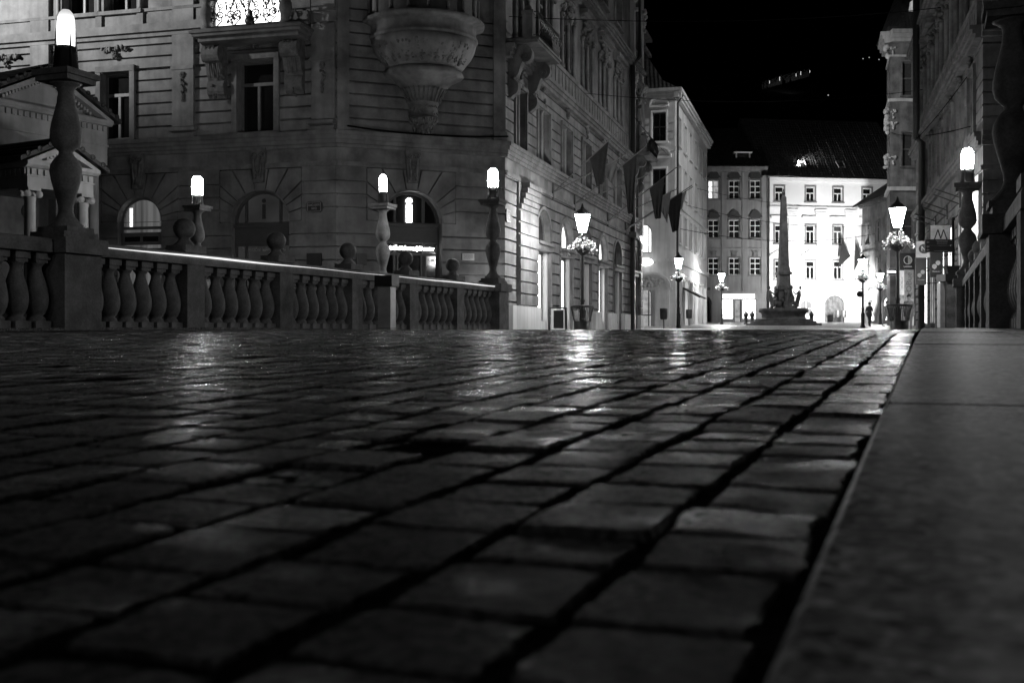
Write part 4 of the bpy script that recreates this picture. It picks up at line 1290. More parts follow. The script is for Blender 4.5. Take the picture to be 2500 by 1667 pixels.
# ------------------------------------------------------------------ next house on the left of the street
c1 = FS.P(45.7, 0, 0)
FN1 = Fr(c1[:2], (0.9627, -0.2706)); FN2 = Fr(c1[:2], (0.2706, 0.9627))
nb = thing("street_house", "pale house beyond the flags with an arched portal and slate tower roof", "building", (c1[0], c1[1], 0), world=True)
on1 = [(-1.68, -.68, 9.8, 12.0), (-1.68, -.68, 14.05, 16.2), (-2.95, -1.75, 5.75, 7.9, .6), (-2.7, -1.75, 0.0, 3.1, .45), (-5, -3.6, 9.8, 12), (-5, -3.6, 14.05, 16.2)]
mb = MB(); wall(mb, FN1, -11.5, 0, -.6, 17.2, on1)
put("wall", mb, "plaster_pale", nb)
on2 = []
for i in range(6):
    s = 1.6 + 3.7 * i
    on2 += [(s, s + 1.5, 6.6, 8.8), (s, s + 1.5, 10.3, 12.5), (s, s + 1.5, 14.0, 16.1), (s - .3, s + 1.9, 0.0, 3.9)]
mb = MB(); wall(mb, FN2, 0, 23.5, -.6, 17.2, on2)
q = FN2.P(23.5, 0, 0); q2 = FN2.P(23.5, 0, -11)
mb.add([(q[0], q[1], -.6), (q2[0], q2[1], -.6), (q2[0], q2[1], 17.2), (q[0], q[1], 17.2)], [(0, 1, 2, 3)])
put("wall", mb, "plaster_pale", nb)
mb = MB()
cornice(mb, FN1, -11.5, .5, 17.2, 17.9, .55); cornice(mb, FN2, -.5, 23.9, 17.2, 17.9, .55)
mb.box(FN1, -11.5, .05, 8.9, 9.2, -.02, .12); mb.box(FN1, -11.5, .05, 13.3, 13.6, -.02, .14); mb.box(FN1, -11.5, .05, 5.1, 5.3, -.02, .1)
mb.box(FN2, 0, 23.5, 5.0, 5.35, -.02, .2); mb.box(FN2, 0, 23.5, 9.3, 9.55, -.02, .12)
for z in (9.9, 10.5, 11.1, 14.2, 14.8, 15.4):
    for a, b in ((-.6, -.04), (-2.25, -1.76)):
        mb.box(FN1, a, b, z, z + .42, -.02, .06)
put("cornice", mb, "plaster_pale", nb)
for i, o in enumerate(on1):
    a, b, c_, d = o[:4]; rise = o[4] if len(o) > 4 else 0
    pane = "lit" if i == 2 else ("lit_grey" if i == 3 else "glass")
    w = window(nb, FN1, a, b, c_, d, rise, -.25, 1 if i not in (2, 3) else [b - .25], (c_ + 1.1,) if i not in (2,) else (), .07, "sash_dark", pane, name="doorway" if i == 3 else "window", surround=(.14, .08) if not rise else None, smat="plaster_white")
    if i in (0, 1):
        mb = MB(); z = d + (.55 if i == 1 else .95); r = .62 if i == 1 else .8
        o_ = arch_pts((a + b) / 2 - r - .12, (a + b) / 2 + r + .12, z + r * .75 + .12, r * .75 + .12); i_ = arch_pts((a + b) / 2 - r, (a + b) / 2 + r, z + r * .75, r * .75)
        for k in range(len(o_) - 1):
            mb.prism(FN1, [o_[k], o_[k + 1], i_[k + 1], i_[k]], -.02, .3)
        mb.prism(FN1, [((a + b) / 2 - r, z)] + i_ + [((a + b) / 2 + r, z)], -.02, .06)
        mb.box(FN1, (a + b) / 2 - r - .1, (a + b) / 2 + r + .1, z - .16, z - .002, -.02, .22)
        put("lunette_hood", mb, "plaster_white", w, sub=True)
mb = MB(); ap = arch_pts(-3.2, -.3, 4.3, 1.15)
ap2 = arch_pts(-2.95, -.55, 4.1, .95)
for k in range(len(ap) - 1):
    mb.prism(FN1, [ap[k], ap[k + 1], ap2[k + 1], ap2[k]], -.02, .25)
for i in range(40):
    mb.blob(FN1.P(random.uniform(-2.6, -.9), 3.25 + random.uniform(0, .6), .05), .14, .1, .14, 6, 4)
mb.box(FN1, -3.3, -.2, 2.95, 3.15, -.02, .2); mb.box(FN1, -1.5, -.4, -.6, 2.94, -.02, .22)
put("portal_relief", mb, "plaster_pale", nb)
mb = MB(); mb.prism(FN1, arch_pts(-2.75, -1.55, 5.35, .35) + arch_pts(-2.75, -1.55, 4.72, -.3)[::-1], .5, .62)
put("lit_sign", mb, "lit_panel", nb)["label"] = "glowing oval shop sign"
mb = MB(); mb.tube([FN1.P(-1.5, 5.0, .0), FN1.P(-1.5, 5.0, .56)], .03, 5); put("sign_bracket", mb, "iron", nb)
k = 0
for o in on2:
    a, b, c_, d = o
    shop = c_ < 1
    window(nb, FN2, a, b, c_ + (.3 if shop else 0), d, 0, -.25, 1, (c_ + (d - c_) * .65,), .08, "sash_dark" if shop else "sash_white", ("lit_shop" if k % 8 != 3 else "lit_grey") if shop else "glass", name="shop_window" if shop else "window", surround=(.14, .08), smat="plaster_pale")
    k += 1
# slate tower and mansard
mb = MB()
t0 = FN1.P(-3.9, 0, -1.6); tf = Fr(t0[:2], FN1.d)
mb.taper(tf, 0, -.6, 17.95, 21.2, 3.4, 2.2, 1.35, 1.3)
put("tower_roof", mb, "roof_tile", nb)
mb = MB()
mb.box(tf, -1.6, 1.6, 21.21, 21.45, -2.1, .95); mb.box(tf, -1.2, 1.2, 21.46, 22.4, -1.7, .55); mb.box(tf, -1.65, 1.65, 22.41, 22.65, -2.15, 1.0)
mb.blob(tf.P(1.0, 23.4, .2), .45, .45, .4); mb.taper(tf, 0, -.6, 22.66, 26.5, 1.2, 1.1, .1, .1)
put("tower_lantern", mb, "plaster_dark", nb)
mb = MB()
e0, e1, e2, e3 = FN1.P(.3, 17.9, .3), FN2.P(23.7, 17.9, .3), FN2.P(23.7, 21.5, -6), FN1.P(-6, 21.5, -1.5)
mb.add([e0, e1, e2, e3, FN1.P(-11.5, 17.9, .3)], [(0, 1, 2, 3), (0, 3, 4)])
put("roof", mb, "roof", nb)
mb = MB(); mb.tube([FN2.P(.5, 17.5, .5), FN2.P(.4, 16.9, .15), FN2.P(.4, 5.5, .12), FN2.P(.4, 0, .12)], .09, 6); put("drainpipe", mb, "iron_dark", nb)
mb = MB()
mb.tube([FN2.P(4, 3.2, .1), FN2.P(4, 2.5, 1.4)], .04, 5); mb.tube([FN2.P(8, 3.2, .1), FN2.P(8, 2.5, 1.4)], .04, 5)
mb.side_prism(FN2, [(.1, 3.3), (1.5, 2.55), (1.5, 2.48), (.1, 3.22)], 4, 8)
put("awning", mb, "flag_dark", nb)

# ------------------------------------------------------------------ grey town house at the end of the street
FG = Fr((0, 115.0), (1, 0))
gx = [20.95, 23.1, 25.3]
gh = thing("town_house", "grey baroque house with dark window hoods and a bright shop below", "building", (23, 115, 0), world=True)
GZ0 = .3
og = []
for x in gx:
    og += [(x - .56, x + .56, 5.7, 7.45), (x - .56, x + .56, 9.55, 11.4), (x - .56, x + .56, 13.6, 15.5)]
og2 = [(21.7, 23.05, 1.1, 3.15), (23.15, 23.8, .75, 3.15), (23.95, 25.45, 1.1, 3.15), (19.0, 20.75, .5, 3.6, .75)]
mb = MB(); wall(mb, FG, 18.6, 26.5, -.3, 16.4, og + og2)
put("wall", mb, "plaster_grey", gh)
mb = MB(); cornice(mb, FG, 18.5, 26.5, 16.4, 16.95, .5)
put("cornice", mb, "plaster_grey", gh)
put("string_course", MB().box(FG, 18.6, 26.5, 8.35, 8.5, -.02, .14), "plaster_grey", gh)
put("string_course", MB().box(FG, 18.6, 26.5, 3.75, 4.0, -.02, .12), "plaster_grey", gh)
for x in (22.05, 24.2, 26.2):
    put("pilaster", MB().box(FG, x - .28, x + .28, 4.01, 16.38, -.02, .09), "plaster_grey", gh)
for i, (a, b, c_, d) in enumerate(og):
    lit = i == 2
    w = window(gh, FG, a, b, c_, d, 0, -.18, 1, (c_ + (d - c_) * .36, c_ + (d - c_) * .68), .07, "sash_white", "lit_grey" if lit else "glass", label="window with a light on inside" if lit else None, surround=(.13, .07), smat="plaster_dark")
    if lit:
        mb = MB(); mb.box(FG, a + .1, a + .4, c_ + .1, d - .1, -.155, -.14); put("lit_pane", mb, "lit_strip", w, sub=True)
    c = (a + b) / 2; mb = MB()
    if i % 3:
        mb.prism(FG, [(c - .75, d + .35), (c - .5, d + .25), (c - .5, d + .16), (c + .5, d + .16), (c + .5, d + .25), (c + .75, d + .35), (c + .55, d + .55), (c + .4, d + .85), (c + .15, d + 1.02), (c, d + 1.08), (c - .15, d + 1.02), (c - .4, d + .85), (c - .55, d + .55)], -.02, .16)
    else:
        mb.box(FG, c - .24, c + .24, d + .17, d + .6, -.02, .14); mb.box(FG, c - .32, c + .32, d + .6, d + .72, -.02, .18)
    put("window_hood", mb, "iron_dark" if i % 3 else "plaster_dark", w, sub=True)
for i, o in enumerate(og2):
    a, b, c_, d = o[:4]
    if i == 3:
        window(gh, FG, a, b, c_, d, .75, -.6, 0, (), .1, "sash_dark", "glass", name="passage_gate")
    else:
        window(gh, FG, a, b, c_, d, 0, -.2, 0, (), .06, "sash_dark", "lit_shop" if i != 1 else "lit_grey", name="shop_window" if i != 1 else "shop_door")
mb = MB(); mb.box(FG, 21.9, 25.2, 3.25, 3.7, .0, .18); put("shop_sign", mb, "lit_panel", gh)["label"] = "glowing blank shop fascia"
mb = MB(); mb.add([(18.4, 114.4, 16.9), (26.6, 114.4, 16.9), (26.6, 121, 22), (18.4, 121, 22)], [(0, 1, 2, 3)])
mb.add([(26.6, 114.4, 16.9), (26.6, 121, 22), (26.6, 121, 16.9)], [(0, 1, 2)]); mb.add([(18.4, 114.4, 16.9), (18.4, 121, 22), (18.4, 121, 16.9)], [(0, 1, 2)])
put("roof", mb, "roof", gh)
for x in (19.0, 24.2):
    mb = MB(); mb.box(FG, x - .75, x + .75, 17.6, 18.5, -2.6, -.9); d_ = put("dormer", mb, "roof", gh)
    mb = MB(); mb.box(FG, x - .78, x - .62, 17.6, 18.5, -.9, -.84); mb.box(FG, x + .62, x + .78, 17.6, 18.5, -.9, -.84); mb.box(FG, x - .95, x + .95, 18.5, 18.62, -2.6, -.75)
    put("dormer_frame", mb, "plaster_white", d_, sub=True)
mb = MB(); mb.box(FG, 19.2, 20.6, 4.1, 4.4, .1, .16); put("passage_sign", mb, "iron_dark", gh)

# ------------------------------------------------------------------ floodlit white house
FW = Fr((26.55, 115.0), (0.989, 0.148))
wh = thing("white_house", "floodlit white house with a wooden arched gate and giant pilasters", "building", (33, 116, 0), world=True)
wx = [1.3, 4.7, 7.75, 11.0]
ow = []
for s in wx:
    ow += [(s - .48, s + .48, 5.3, 7.2), (s - .48, s + .48, 9.0, 10.9), (s - .48, s + .48, 13.4, 14.9)]
ow2 = [(3.6, 4.95, 1.6, 3.1, .45), (6.3, 8.5, .8, 3.6, .9), (.7, 1.6, .8, 3.0)]
mb = MB(); wall(mb, FW, -.05, 15, -.3, 15.6, ow + ow2, reveal=.2)
put("wall", mb, "plaster_white", wh)
mb = MB(); cornice(mb, FW, -.05, 15, 15.5, 16.05, .45)
put("cornice", mb, "plaster_white", wh)
put("string_course", MB().box(FW, -.05, 15, 12.65, 12.85, -.02, .18), "plaster_white", wh)
put("string_course", MB().box(FW, -.05, 15, 4.2, 4.4, -.02, .12), "plaster_white", wh)
for s in (2.7, 5.8, 9.1, 12.4):
    mb = MB(); mb.box(FW, s - .42, s + .42, 4.41, 11.6, -.02, .14)
    for i, z in enumerate((11.61, 11.86, 12.1, 12.36)):
        mb.box(FW, s - .5 - .06 * i, s + .5 + .06 * i, z, z + .2, -.02, .2 + .05 * i)
    put("pilaster", mb, "plaster_white", wh)
for i, (a, b, c_, d) in enumerate(ow):
    pane = "glass_blind" if i in (6, 7) else "glass"
    w = window(wh, FW, a, b, c_, d, 0, -.16, 1, (d - .62,), .09, "sash_white", mtop=d - .62, pane="glass_shutter" if i == 7 else "glass", surround=(.16, .06), smat="plaster_grey")
    c = (a + b) / 2; mb = MB()
    if i % 3 == 0:
        mb.prism(FW, [(c - 1.0, d + .62), (c + 1.0, d + .62), (c, d + 1.2)], -.02, .2); mb.box(FW, c - 1.05, c + 1.05, d + .5, d + .618, -.02, .24)
    elif i % 3 == 1:
        mb.box(FW, c - .95, c + .95, d + .75, d + .95, -.02, .24)
    if mb.v:
        put("window_hood", mb, "plaster_white", w, sub=True)
window(wh, FW, 3.6, 4.95, 1.6, 3.1, .45, -.15, 1, (2.2,), .08, "sash_white", "glass_blind", name="arched_window")
w = window(wh, FW, 6.3, 8.5, .6, 3.6, .9, -.4, 1, (1.5, 2.2), .1, "wood", "wood", name="gate", label="arched double wooden gate with panels")
mb = MB()
for s0 in (6.5, 7.5):
    for z0, z1 in ((.75, 1.4), (1.6, 2.1), (2.3, 2.9)):
        for k in range(2):
            mb.box(FW, s0 + .05 + k * .38, s0 + .38 + k * .38, z0, z1, -.38, -.35)
put("gate_panels", mb, "wood", w, sub=True)["label"] = "raised panels of the gate leaves"
window(wh, FW, .7, 1.6, .8, 3.0, 0, -.15, 1, (2.2,), .08, "sash_white", "glass")
mb = MB()
r0, r1 = FW.P(-.6, 15.95, .75), FW.P(15.5, 15.95, .75); r2, r3 = FW.P(15.5, 23.2, -6.5), FW.P(-.6, 23.2, -6.5)
mb.add([r0, r1, r2, r3], [(0, 1, 2, 3)]); r4, r5 = FW.P(15.5, 15.95, -13), FW.P(-.6, 15.95, -13)
mb.add([r3, r2, r4, r5], [(0, 1, 2, 3)]); mb.add([r0, r3, r5], [(0, 1, 2)]); mb.add([r1, r2, r4], [(0, 1, 2)])
rf = put("roof", mb, "roof_tile", wh)
mb = MB()                      # raised tile rows and seams on the slope
rows = 46; cols = 60
for i in range(rows):
    q = (i + .5) / rows
    for k in range(1):
        z = 15.95 + 7.25 * q; n = .75 - 7.25 * q
        mb.box(FW, -.5, 15.4, z + .0, z + .05, n - .05, n + .06)
for k in range(14):
    s = -.2 + 1.18 * k
    for i in range(30):
        q = (i + .5) / 30
        z = 15.95 + 7.25 * q; n = .75 - 7.25 * q
        mb.box(FW, s - .05, s + .05, z, z + .1, n - .06, n + .1)
put("tile_rows", mb, "roof", rf, sub=True)["label"] = "ribbed rows of roof tiles"
for s in (3.7, 8.0):
    mb = MB(); q = .16; z = 15.95 + 7.25 * q; n = .75 - 7.25 * q
    a = [FW.P(s, z, n + .12), FW.P(s + .75, z, n + .12), FW.P(s + .75 + .0, z + .75, n - .63), FW.P(s, z + .75, n - .63)]
    mb.tube([a[0], a[3]], .06, 5); mb.tube([a[1], a[2]], .06, 5); mb.tube([a[3], a[2]], .05, 5); mb.tube([a[0], a[1]], .05, 5)
    sk = put("skylight", mb, "steel", rf, sub=True)
mb = MB(); mb.tube([FW.P(-.5, 15.85, .85), FW.P(15.4, 15.85, .85)], .09, 6)
put("gutter", mb, "iron_dark", wh)
mb = MB(); mb.tube([FW.P(.05, 15.8, .3), FW.P(.05, .5, .12)], .11, 6); put("drainpipe", mb, "iron_dark", wh)
fl = thing("roof_floodlight", "small floodlight glaring along the dark tiled roof", "floodlight", FW.P(3.45, 17.5, -.45))
mb = MB(); mb.box(IDF, -.22, .05, -.2, .2, -.2, .2); mb.tube([(0, 0, -.3), (0, 0, -1.1)], .04, 5); put("housing", mb, "iron", fl)
mb = MB(); mb.box(IDF, .055, .12, -.3, .2, -.22, .22); put("lamp_face", mb, "flood", fl)

# ------------------------------------------------------------------ low gabled house and the tall house on the right
FB = Fr((34.2, 108.0), (0.0, -1.0))
lh = thing("gabled_house", "low dim house with a dark tiled eave right of the floodlit facade", "building", (36, 104, 0), world=True)
ob = []
for i in range(3):
    s = 1.2 + 2.9 * i
    ob += [(s, s + 1.1, 4.9, 6.8), (s, s + 1.1, 8.2, 10.2)]
ob2 = [(2.0, 3.5, .8, 2.9, .6), (5.6, 7.4, .8, 3.0, .6)]
mb = MB(); wall(mb, FB, 0, 10, -.3, 11.8, ob + ob2)
mb.add([(34.2, 108, -.3), (44, 109.5, -.3), (44, 109.5, 11.8), (34.2, 108, 11.8)], [(0, 1, 2, 3)])
put("wall", mb, "plaster", lh)
mb = MB(); cornice(mb, FB, -.2, 10, 11.8, 12.2, .4); mb.box(FB, 0, 10, 7.4, 7.55, -.02, .1); mb.box(FB, 0, 10, 3.9, 4.05, -.02, .12)
put("cornice", mb, "plaster", lh)
for a, b, c_, d in ob:
    window(lh, FB, a, b, c_, d, 0, -.2, 1, (d - .6,), .08, "sash", "glass", surround=(.14, .07))
for i, (a, b, c_, d, r_) in enumerate(ob2):
    window(lh, FB, a, b, c_, d, r_, -.25, 0, (), .09, "sash_dark", "lit_shop", name="lit_doorway")
mb = MB(); mb.add([(33.5, 108.8, 12.15), (33.5, 97.5, 12.15), (40, 97.5, 16.5), (40, 108.8, 16.5)], [(0, 1, 2, 3)])
mb.add([(33.5, 108.8, 12.15), (40, 108.8, 16.5), (46, 108.8, 12.15)], [(0, 1, 2)])
mb.add([(33.5, 108.8, 12.0), (33.5, 97.5, 12.0), (33.5, 97.5, 12.15), (33.5, 108.8, 12.15)], [(0, 1, 2, 3)])
put("roof", mb, "roof", lh)

FT = Fr((29.4, 86.0), (1, 0)); FT2 = Fr((29.4, 86.0), (-0.2706, -0.9627))
th = thing("tall_house", "tall narrow house with two lit-edged windows behind the right building", "building", (31, 86, 0), world=True)
ot = [(.95, 1.8, 12.7, 15.3), (.95, 1.8, 18.2, 20.8), (.6, 2.0, 0, 3.2), (.95, 1.8, 6.8, 9.2), (4.2, 5.2, 12.7, 15.3), (4.2, 5.2, 18.2, 20.8)]
mb = MB(); wall(mb, FT, 0, 14, -.3, 23, ot); wall(mb, FT2, -4.5, 0, -.3, 23, [(-2.9, -1.9, 12.7, 15.3), (-2.9, -1.9, 18.2, 20.8)])
put("wall", mb, "plaster", th)
mb = MB()
for fr, a, b in ((FT, -.05, 14), (FT2, -4.5, .05)):
    cornice(mb, fr, a, b, 22.3, 23.2, .7); mb.box(fr, a, b, 17.7, 17.95, -.02, .16); mb.box(fr, a, b, 10.8, 11.1, -.02, .2); mb.box(fr, a, b, 21.2, 21.35, -.02, .1)
for z in (21.7, 16.8, 15.9, 13.2):
    garland(mb, FT2, -.25, z, .5, .9, 26, .35, .16); garland(mb, FT, .22, z, .5, .6, 10, .1, .1)
put("cornice", mb, "plaster_pale", th)
for a, b, c_, d in ot:
    window(th, FT, a, b, c_, d, 0, -.2, 0, (c_ + (d - c_) * .52,), .08, "sash", "glass_shutter" if c_ > 5 else "lit_grey", surround=(.12, .06))
for a, b, c_, d in [(-2.9, -1.9, 12.7, 15.3), (-2.9, -1.9, 18.2, 20.8)]:
    window(th, FT2, a, b, c_, d, 0, -.2, 0, (c_ + 1.3,), .08, "sash", "glass_shutter")
mb = MB(); poly_z(mb, [FT2.P(-4.6, 0, .3)[:2], FT.P(-.3, 0, .3)[:2], FT.P(14, 0, .3)[:2], FT.P(14, 0, -5)[:2]], 23.21, 23.5); mb.taper(FT, 7, -3, 23.51, 28, 6.2, 2.8, 5, .4)
put("roof", mb, "roof", th)
mb = MB(); mb.taper(FT, 1.9, -.3, 24.9, 25.6, .25, .3, .16, .25); put("lit_dormer", mb, "lit_grey", th)
# thin infill behind: dark rear terrace so no gap opens beside the square
rt = thing("rear_terrace", "dark unlit roofs of a terrace behind the square", "building", (10, 128, 0), world=True)
mb = MB(); fr = Fr((0, 130), (1, 0)); mb.box(fr, -30, 18, -1, 15, -8, 0); put("wall", mb, "plaster_dark", rt)
mb = MB(); mb.side_prism(fr, [(.5, 15.01), (-4, 19.5), (-8.5, 15.01)], -30.5, 18.5); put("roof", mb, "roof", rt)
mb = MB(); mb.box(fr, 2, 3.2, 18, 21.5, -5, -4); mb.box(fr, 1.8, 3.4, 21.5, 21.8, -5.2, -3.8); put("chimney", mb, "plaster_dark", rt)

# ------------------------------------------------------------------ fountain with obelisk
fx, fy = 22.1, 90.0; fz = gz(fx, fy)
ft = thing("obelisk_fountain", "dark stone fountain with a tall slender obelisk in front of the lit facade", "fountain", (fx, fy, fz))
mb = MB()
for r, z0, z1 in ((3.0, -.1, .16), (2.6, .16, .34), (2.25, .34, .5)):
    mb.lathe((0, 0, 0), [(r, z0), (r, z1 - .03), (r - .04, z1)], 28, smooth=False)
put("steps", mb, "fountain_stone", ft)["label"] = "round stone steps under the basin"
mb = MB().lathe((0, 0, 0), [(1.85, .45), (1.75, .6), (1.72, .75), (1.8, 1.0), (1.98, 1.06), (1.98, 1.3), (1.92, 1.36), (1.8, 1.36), (1.75, 1.2), (1.5, 1.1), (0.4, 1.1)], 32, caps=False)
put("basin", mb, "fountain_stone", ft)
mb = MB(); mb.taper(IDF, 0, 0, .95, 1.9, .75, .75, .5, .5)
for i in range(70):
    a = random.uniform(0, 2 * PI); z = random.uniform(1.1, 2.9); r = 1.05 - (z - 1) * .3
    s_ = random.uniform(.12, .26)
    mb.blob((r * math.cos(a), r * math.sin(a), z), s_, s_, s_ * 1.2, 7, 5, .25)
put("rock_base", mb, "fountain_stone", ft)
def figure(mb, x, y, z, h, lean):
    mb.tube([(x, y, z), (x + lean * .2, y, z + h * .3), (x + lean * .5, y, z + h * .55), (x + lean * .6, y, z + h * .78)], [.14, .16, .15, .09], 8)
    mb.blob((x + lean * .7, y - .03, z + h * .9), .09, .1, .12, 8, 6)
    mb.tube([(x + lean * .55, y, z + h * .72), (x - lean * .3, y - .15, z + h * .6), (x - lean * .9, y - .2, z + h * .75)], [.06, .05, .04], 6)
    mb.tube([(x, y, z + h * .1), (x - lean * .9, y - .1, z + h * .2), (x - lean * 1.4, y - .15, z - h * .1)], [.1, .08, .05], 6)
for x, y, ln in ((-.85, -.3, -.35), (.85, -.3, .35), (0.0, -.8, .15)):
    mb = MB(); figure(mb, x, y, 1.5, 1.25, ln)
    mb.v = [(v[0] * 1.15, v[1] * 1.15, 1.5 + (v[2] - 1.5) * 1.35) for v in mb.v]
    put("statue", mb, "fountain_stone", ft)
mb = MB(); mb.taper(IDF, 0, 0, 1.9, 2.9, .52, .52, .48, .48); mb.box(IDF, -.6, .6, 3.1, 3.2, -.6, .6); mb.box(IDF, -.62, .62, 2.9, 3.1, -.62, .62); mb.taper(IDF, 0, 0, 3.2, 4.1, .48, .48, .44, .44); mb.box(IDF, -.56, .56, 4.1, 4.3, -.56, .56); mb.taper(IDF, 0, 0, 4.3, 4.75, .46, .46, .4, .4)
put("plinth", mb, "fountain_stone", ft)
mb = MB(); mb.taper(IDF, 0, 0, 4.75, 10.35, .37, .37, .19, .19); mb.taper(IDF, 0, 0, 10.35, 10.6, .19, .19, .06, .06)
put("obelisk", mb, "fountain_stone", ft)
mb = MB(); mb.blob((0, 0, 10.7), .15, .15, .16); mb.tube([(0, 0, 10.8), (0, 0, 11.05)], .03, 5); mb.blob((0, 0, 10.95), .09, .04, .09, 6, 4)
put("finial", mb, "iron_dark", ft)
for sg in (-1, 1):
    mb = MB(); mb.tube([(sg * (.75 + .55 * q), -.4, 2.1 + .25 * q - 1.3 * q * q) for q in [i / 8 for i in range(9)]], .022, 5)
    put("water_jet", mb, "jet", ft)

# ------------------------------------------------------------------ street lanterns with flower baskets
def lantern_proto():
    root = thing("street_lantern", "x", "street lamp", (0, 0, 0), "iron street lanterns with flower baskets")
    put("post", MB().lathe((0, 0, 0), [(.16, -.2), (.16, .12), (.12, .2), (.115, .75), (.14, .8), (.09, .9), (.075, 1.1), (.1, 1.15), (.07, 1.22), (.055, 2.3), (.05, 2.95), (.075, 3.0), (.05, 3.05), (.035, 3.3), (.05, 3.42), (.11, 3.46)], 14), "iron", root)
    put("lantern_glass", MB().lathe((0, 0, 0), [(.12, 3.47), (.16, 3.6), (.26, 4.02), (.27, 4.06)], 8, smooth=False), "lantern", root)
    mb = MB().lathe((0, 0, 0), [(.3, 4.065), (.3, 4.09), (.2, 4.2), (.1, 4.26), (.05, 4.34), (.02, 4.44)], 8, smooth=False)
    for k in range(8):
        a = 2 * PI * k / 8
        mb.tube([(.125 * math.cos(a), .125 * math.sin(a), 3.46), (.275 * math.cos(a), .275 * math.sin(a), 4.07)], .011, 4)
    put("lantern_cap", mb, "iron", root)
    put("basket", MB().lathe((0, 0, 0), [(.06, 2.68), (.18, 2.74), (.26, 2.84), (.29, 2.93), (.2, 2.94)], 16), "iron", root)
    fm, lm = MB(), MB()
    for i in range(520):
        a = random.uniform(0, 2 * PI); q = random.random() ** .7
        r = .08 + .46 * q; droop = random.uniform(0, .3) * max(0, q - .5) * 2
        z = 2.97 + .26 * (1 - q) * random.random() * 1.5 - droop + random.uniform(0, .08)
        c = Vector((r * math.cos(a), r * math.sin(a), z))
        s_ = random.uniform(.018, .04)
        ax = Vector((random.uniform(-1, 1), random.uniform(-1, 1), random.uniform(-1, 1))).normalized()
        bx = ax.orthogonal().normalized(); cx = ax.cross(bx)
        t = fm if random.random() < .5 else lm
        e = s_ if t is fm else s_ * .55
        t.add([tuple(c - bx * s_ * 1.2), tuple(c + cx * e), tuple(c + bx * s_ * 1.2), tuple(c - cx * e)], [(0, 1, 2, 3)])
        if i % 8 == 0:
            lm.tube([(r * .4 * math.cos(a), r * .4 * math.sin(a), 2.9), (r * .8 * math.cos(a), r * .8 * math.sin(a), z + .05), tuple(c)], .006, 4)
    fo = put("flowers", fm, "petal", root); fo["kind"] = "stuff"; fo["label"] = "pale blossoms spilling over the basket"
    put("foliage", lm, "leaf", root)["kind"] = "stuff"
    return root
lp = lantern_proto()
LANT = [((2.55, 40.0), "street lantern with flower basket against the left building, over a slatted bin"),
        ((13.25, 38.0), "street lantern with flower basket beside the hanging shop signs"),
        ((10.4, 69.0), "lantern standing before the lit shop windows of the pale house"),
        ((22.2, 70.0), "lantern glaring at the right edge of the floodlit facade"),
        ((18.0, 95.0), "distant lantern by the bright shop under the grey house"),
        ((31.3, 94.0), "distant lantern half hidden behind the post by the signs")]
for i, ((x, y), lb) in enumerate(LANT):
    o = lp if i == 0 else copy_tree(lp)
    o.location = (x, y, gz(x, y)); o["label"] = lb; o.scale = (1, 1, 1.07)
    o.rotation_euler = (0, 0, i * 1.3)


# slatted litter bins round the two near lanterns
def bin_proto():
    root = thing("litter_bin", "x", "litter bin", (0, 0, 0), "flared slatted litter bins round lamp posts")
    put("body", MB().lathe((0, 0, 0), [(.28, -.15), (.29, .1), (.31, .44), (.3, .45)], 24), "iron", root)
    mb = MB()
    for k in range(40):
        a = 2 * PI * k / 40
        mb.tube([(r * math.cos(a), r * math.sin(a), z) for r, z in ((.31, .44), (.33, .6), (.37, .78), (.42, .9))], .009, 4)
    put("slats", mb, "iron", root)["label"] = "ring of thin flared slats"
    mb = MB().lathe((0, 0, 0), [(.41, .88), (.435, .9), (.43, .93), (.36, .95), (.2, .93), (.12, .92)], 28)
    put("rim", mb, "iron", root)
    return root
bp_ = bin_proto()
bp_.scale = (1, 1, 1.12); bp_.location = (2.5, 39.4, gz(2, 39)); bp_["label"] = "slatted litter bin below the lantern by the left building"
o = copy_tree(bp_); o.location = (13.1, 37.4, gz(2, 38)); o["label"] = "slatted litter bin below the lantern beside the shop signs"

# pair bins, bollards
for i, (x, y, lb) in enumerate(((33.6, 112.0, "small grey bin on a stalk by the gate, right one of the pair"), (33.05, 112.2, "small grey bin on a stalk by the gate, left one of the pair"), (13.6, 85, "little post bin before the pale house shop windows"), (9.4, 68.5, "little post bin beside the lantern of the pale house"))):
    t = thing("post_bin", lb, "litter bin", (x, y, gz(x, y)), "small bins on posts")
    put("post", MB().tube([(0, 0, -.1), (0, 0, 1.1)], .04, 6), "iron", t)
    put("bucket", MB().lathe((0, 0, .55), [(.2, 0), (.23, .1), (.25, .65), (.23, .7)], 14), "iron_dark", t)
for i, (x, lb) in enumerate(((20.3, "short dark bollard left of the fountain, outer one"), (20.85, "short dark bollard left of the fountain, inner one"), (26.0, "short dark bollard right of the fountain"))):
    y = 96.0
    t = tag(put("bollard", MB().lathe((0, 0, 0), [(.2, -.1), (.2, .1), (.15, .15), (.16, .7), (.22, .75), (.2, .95), (.1, 1.02), (.06, 1.15), (0, 1.18)], 14, caps=False), "iron", loc=(x, y, gz(x, y))), lb, "bollard", "bollards round the fountain")

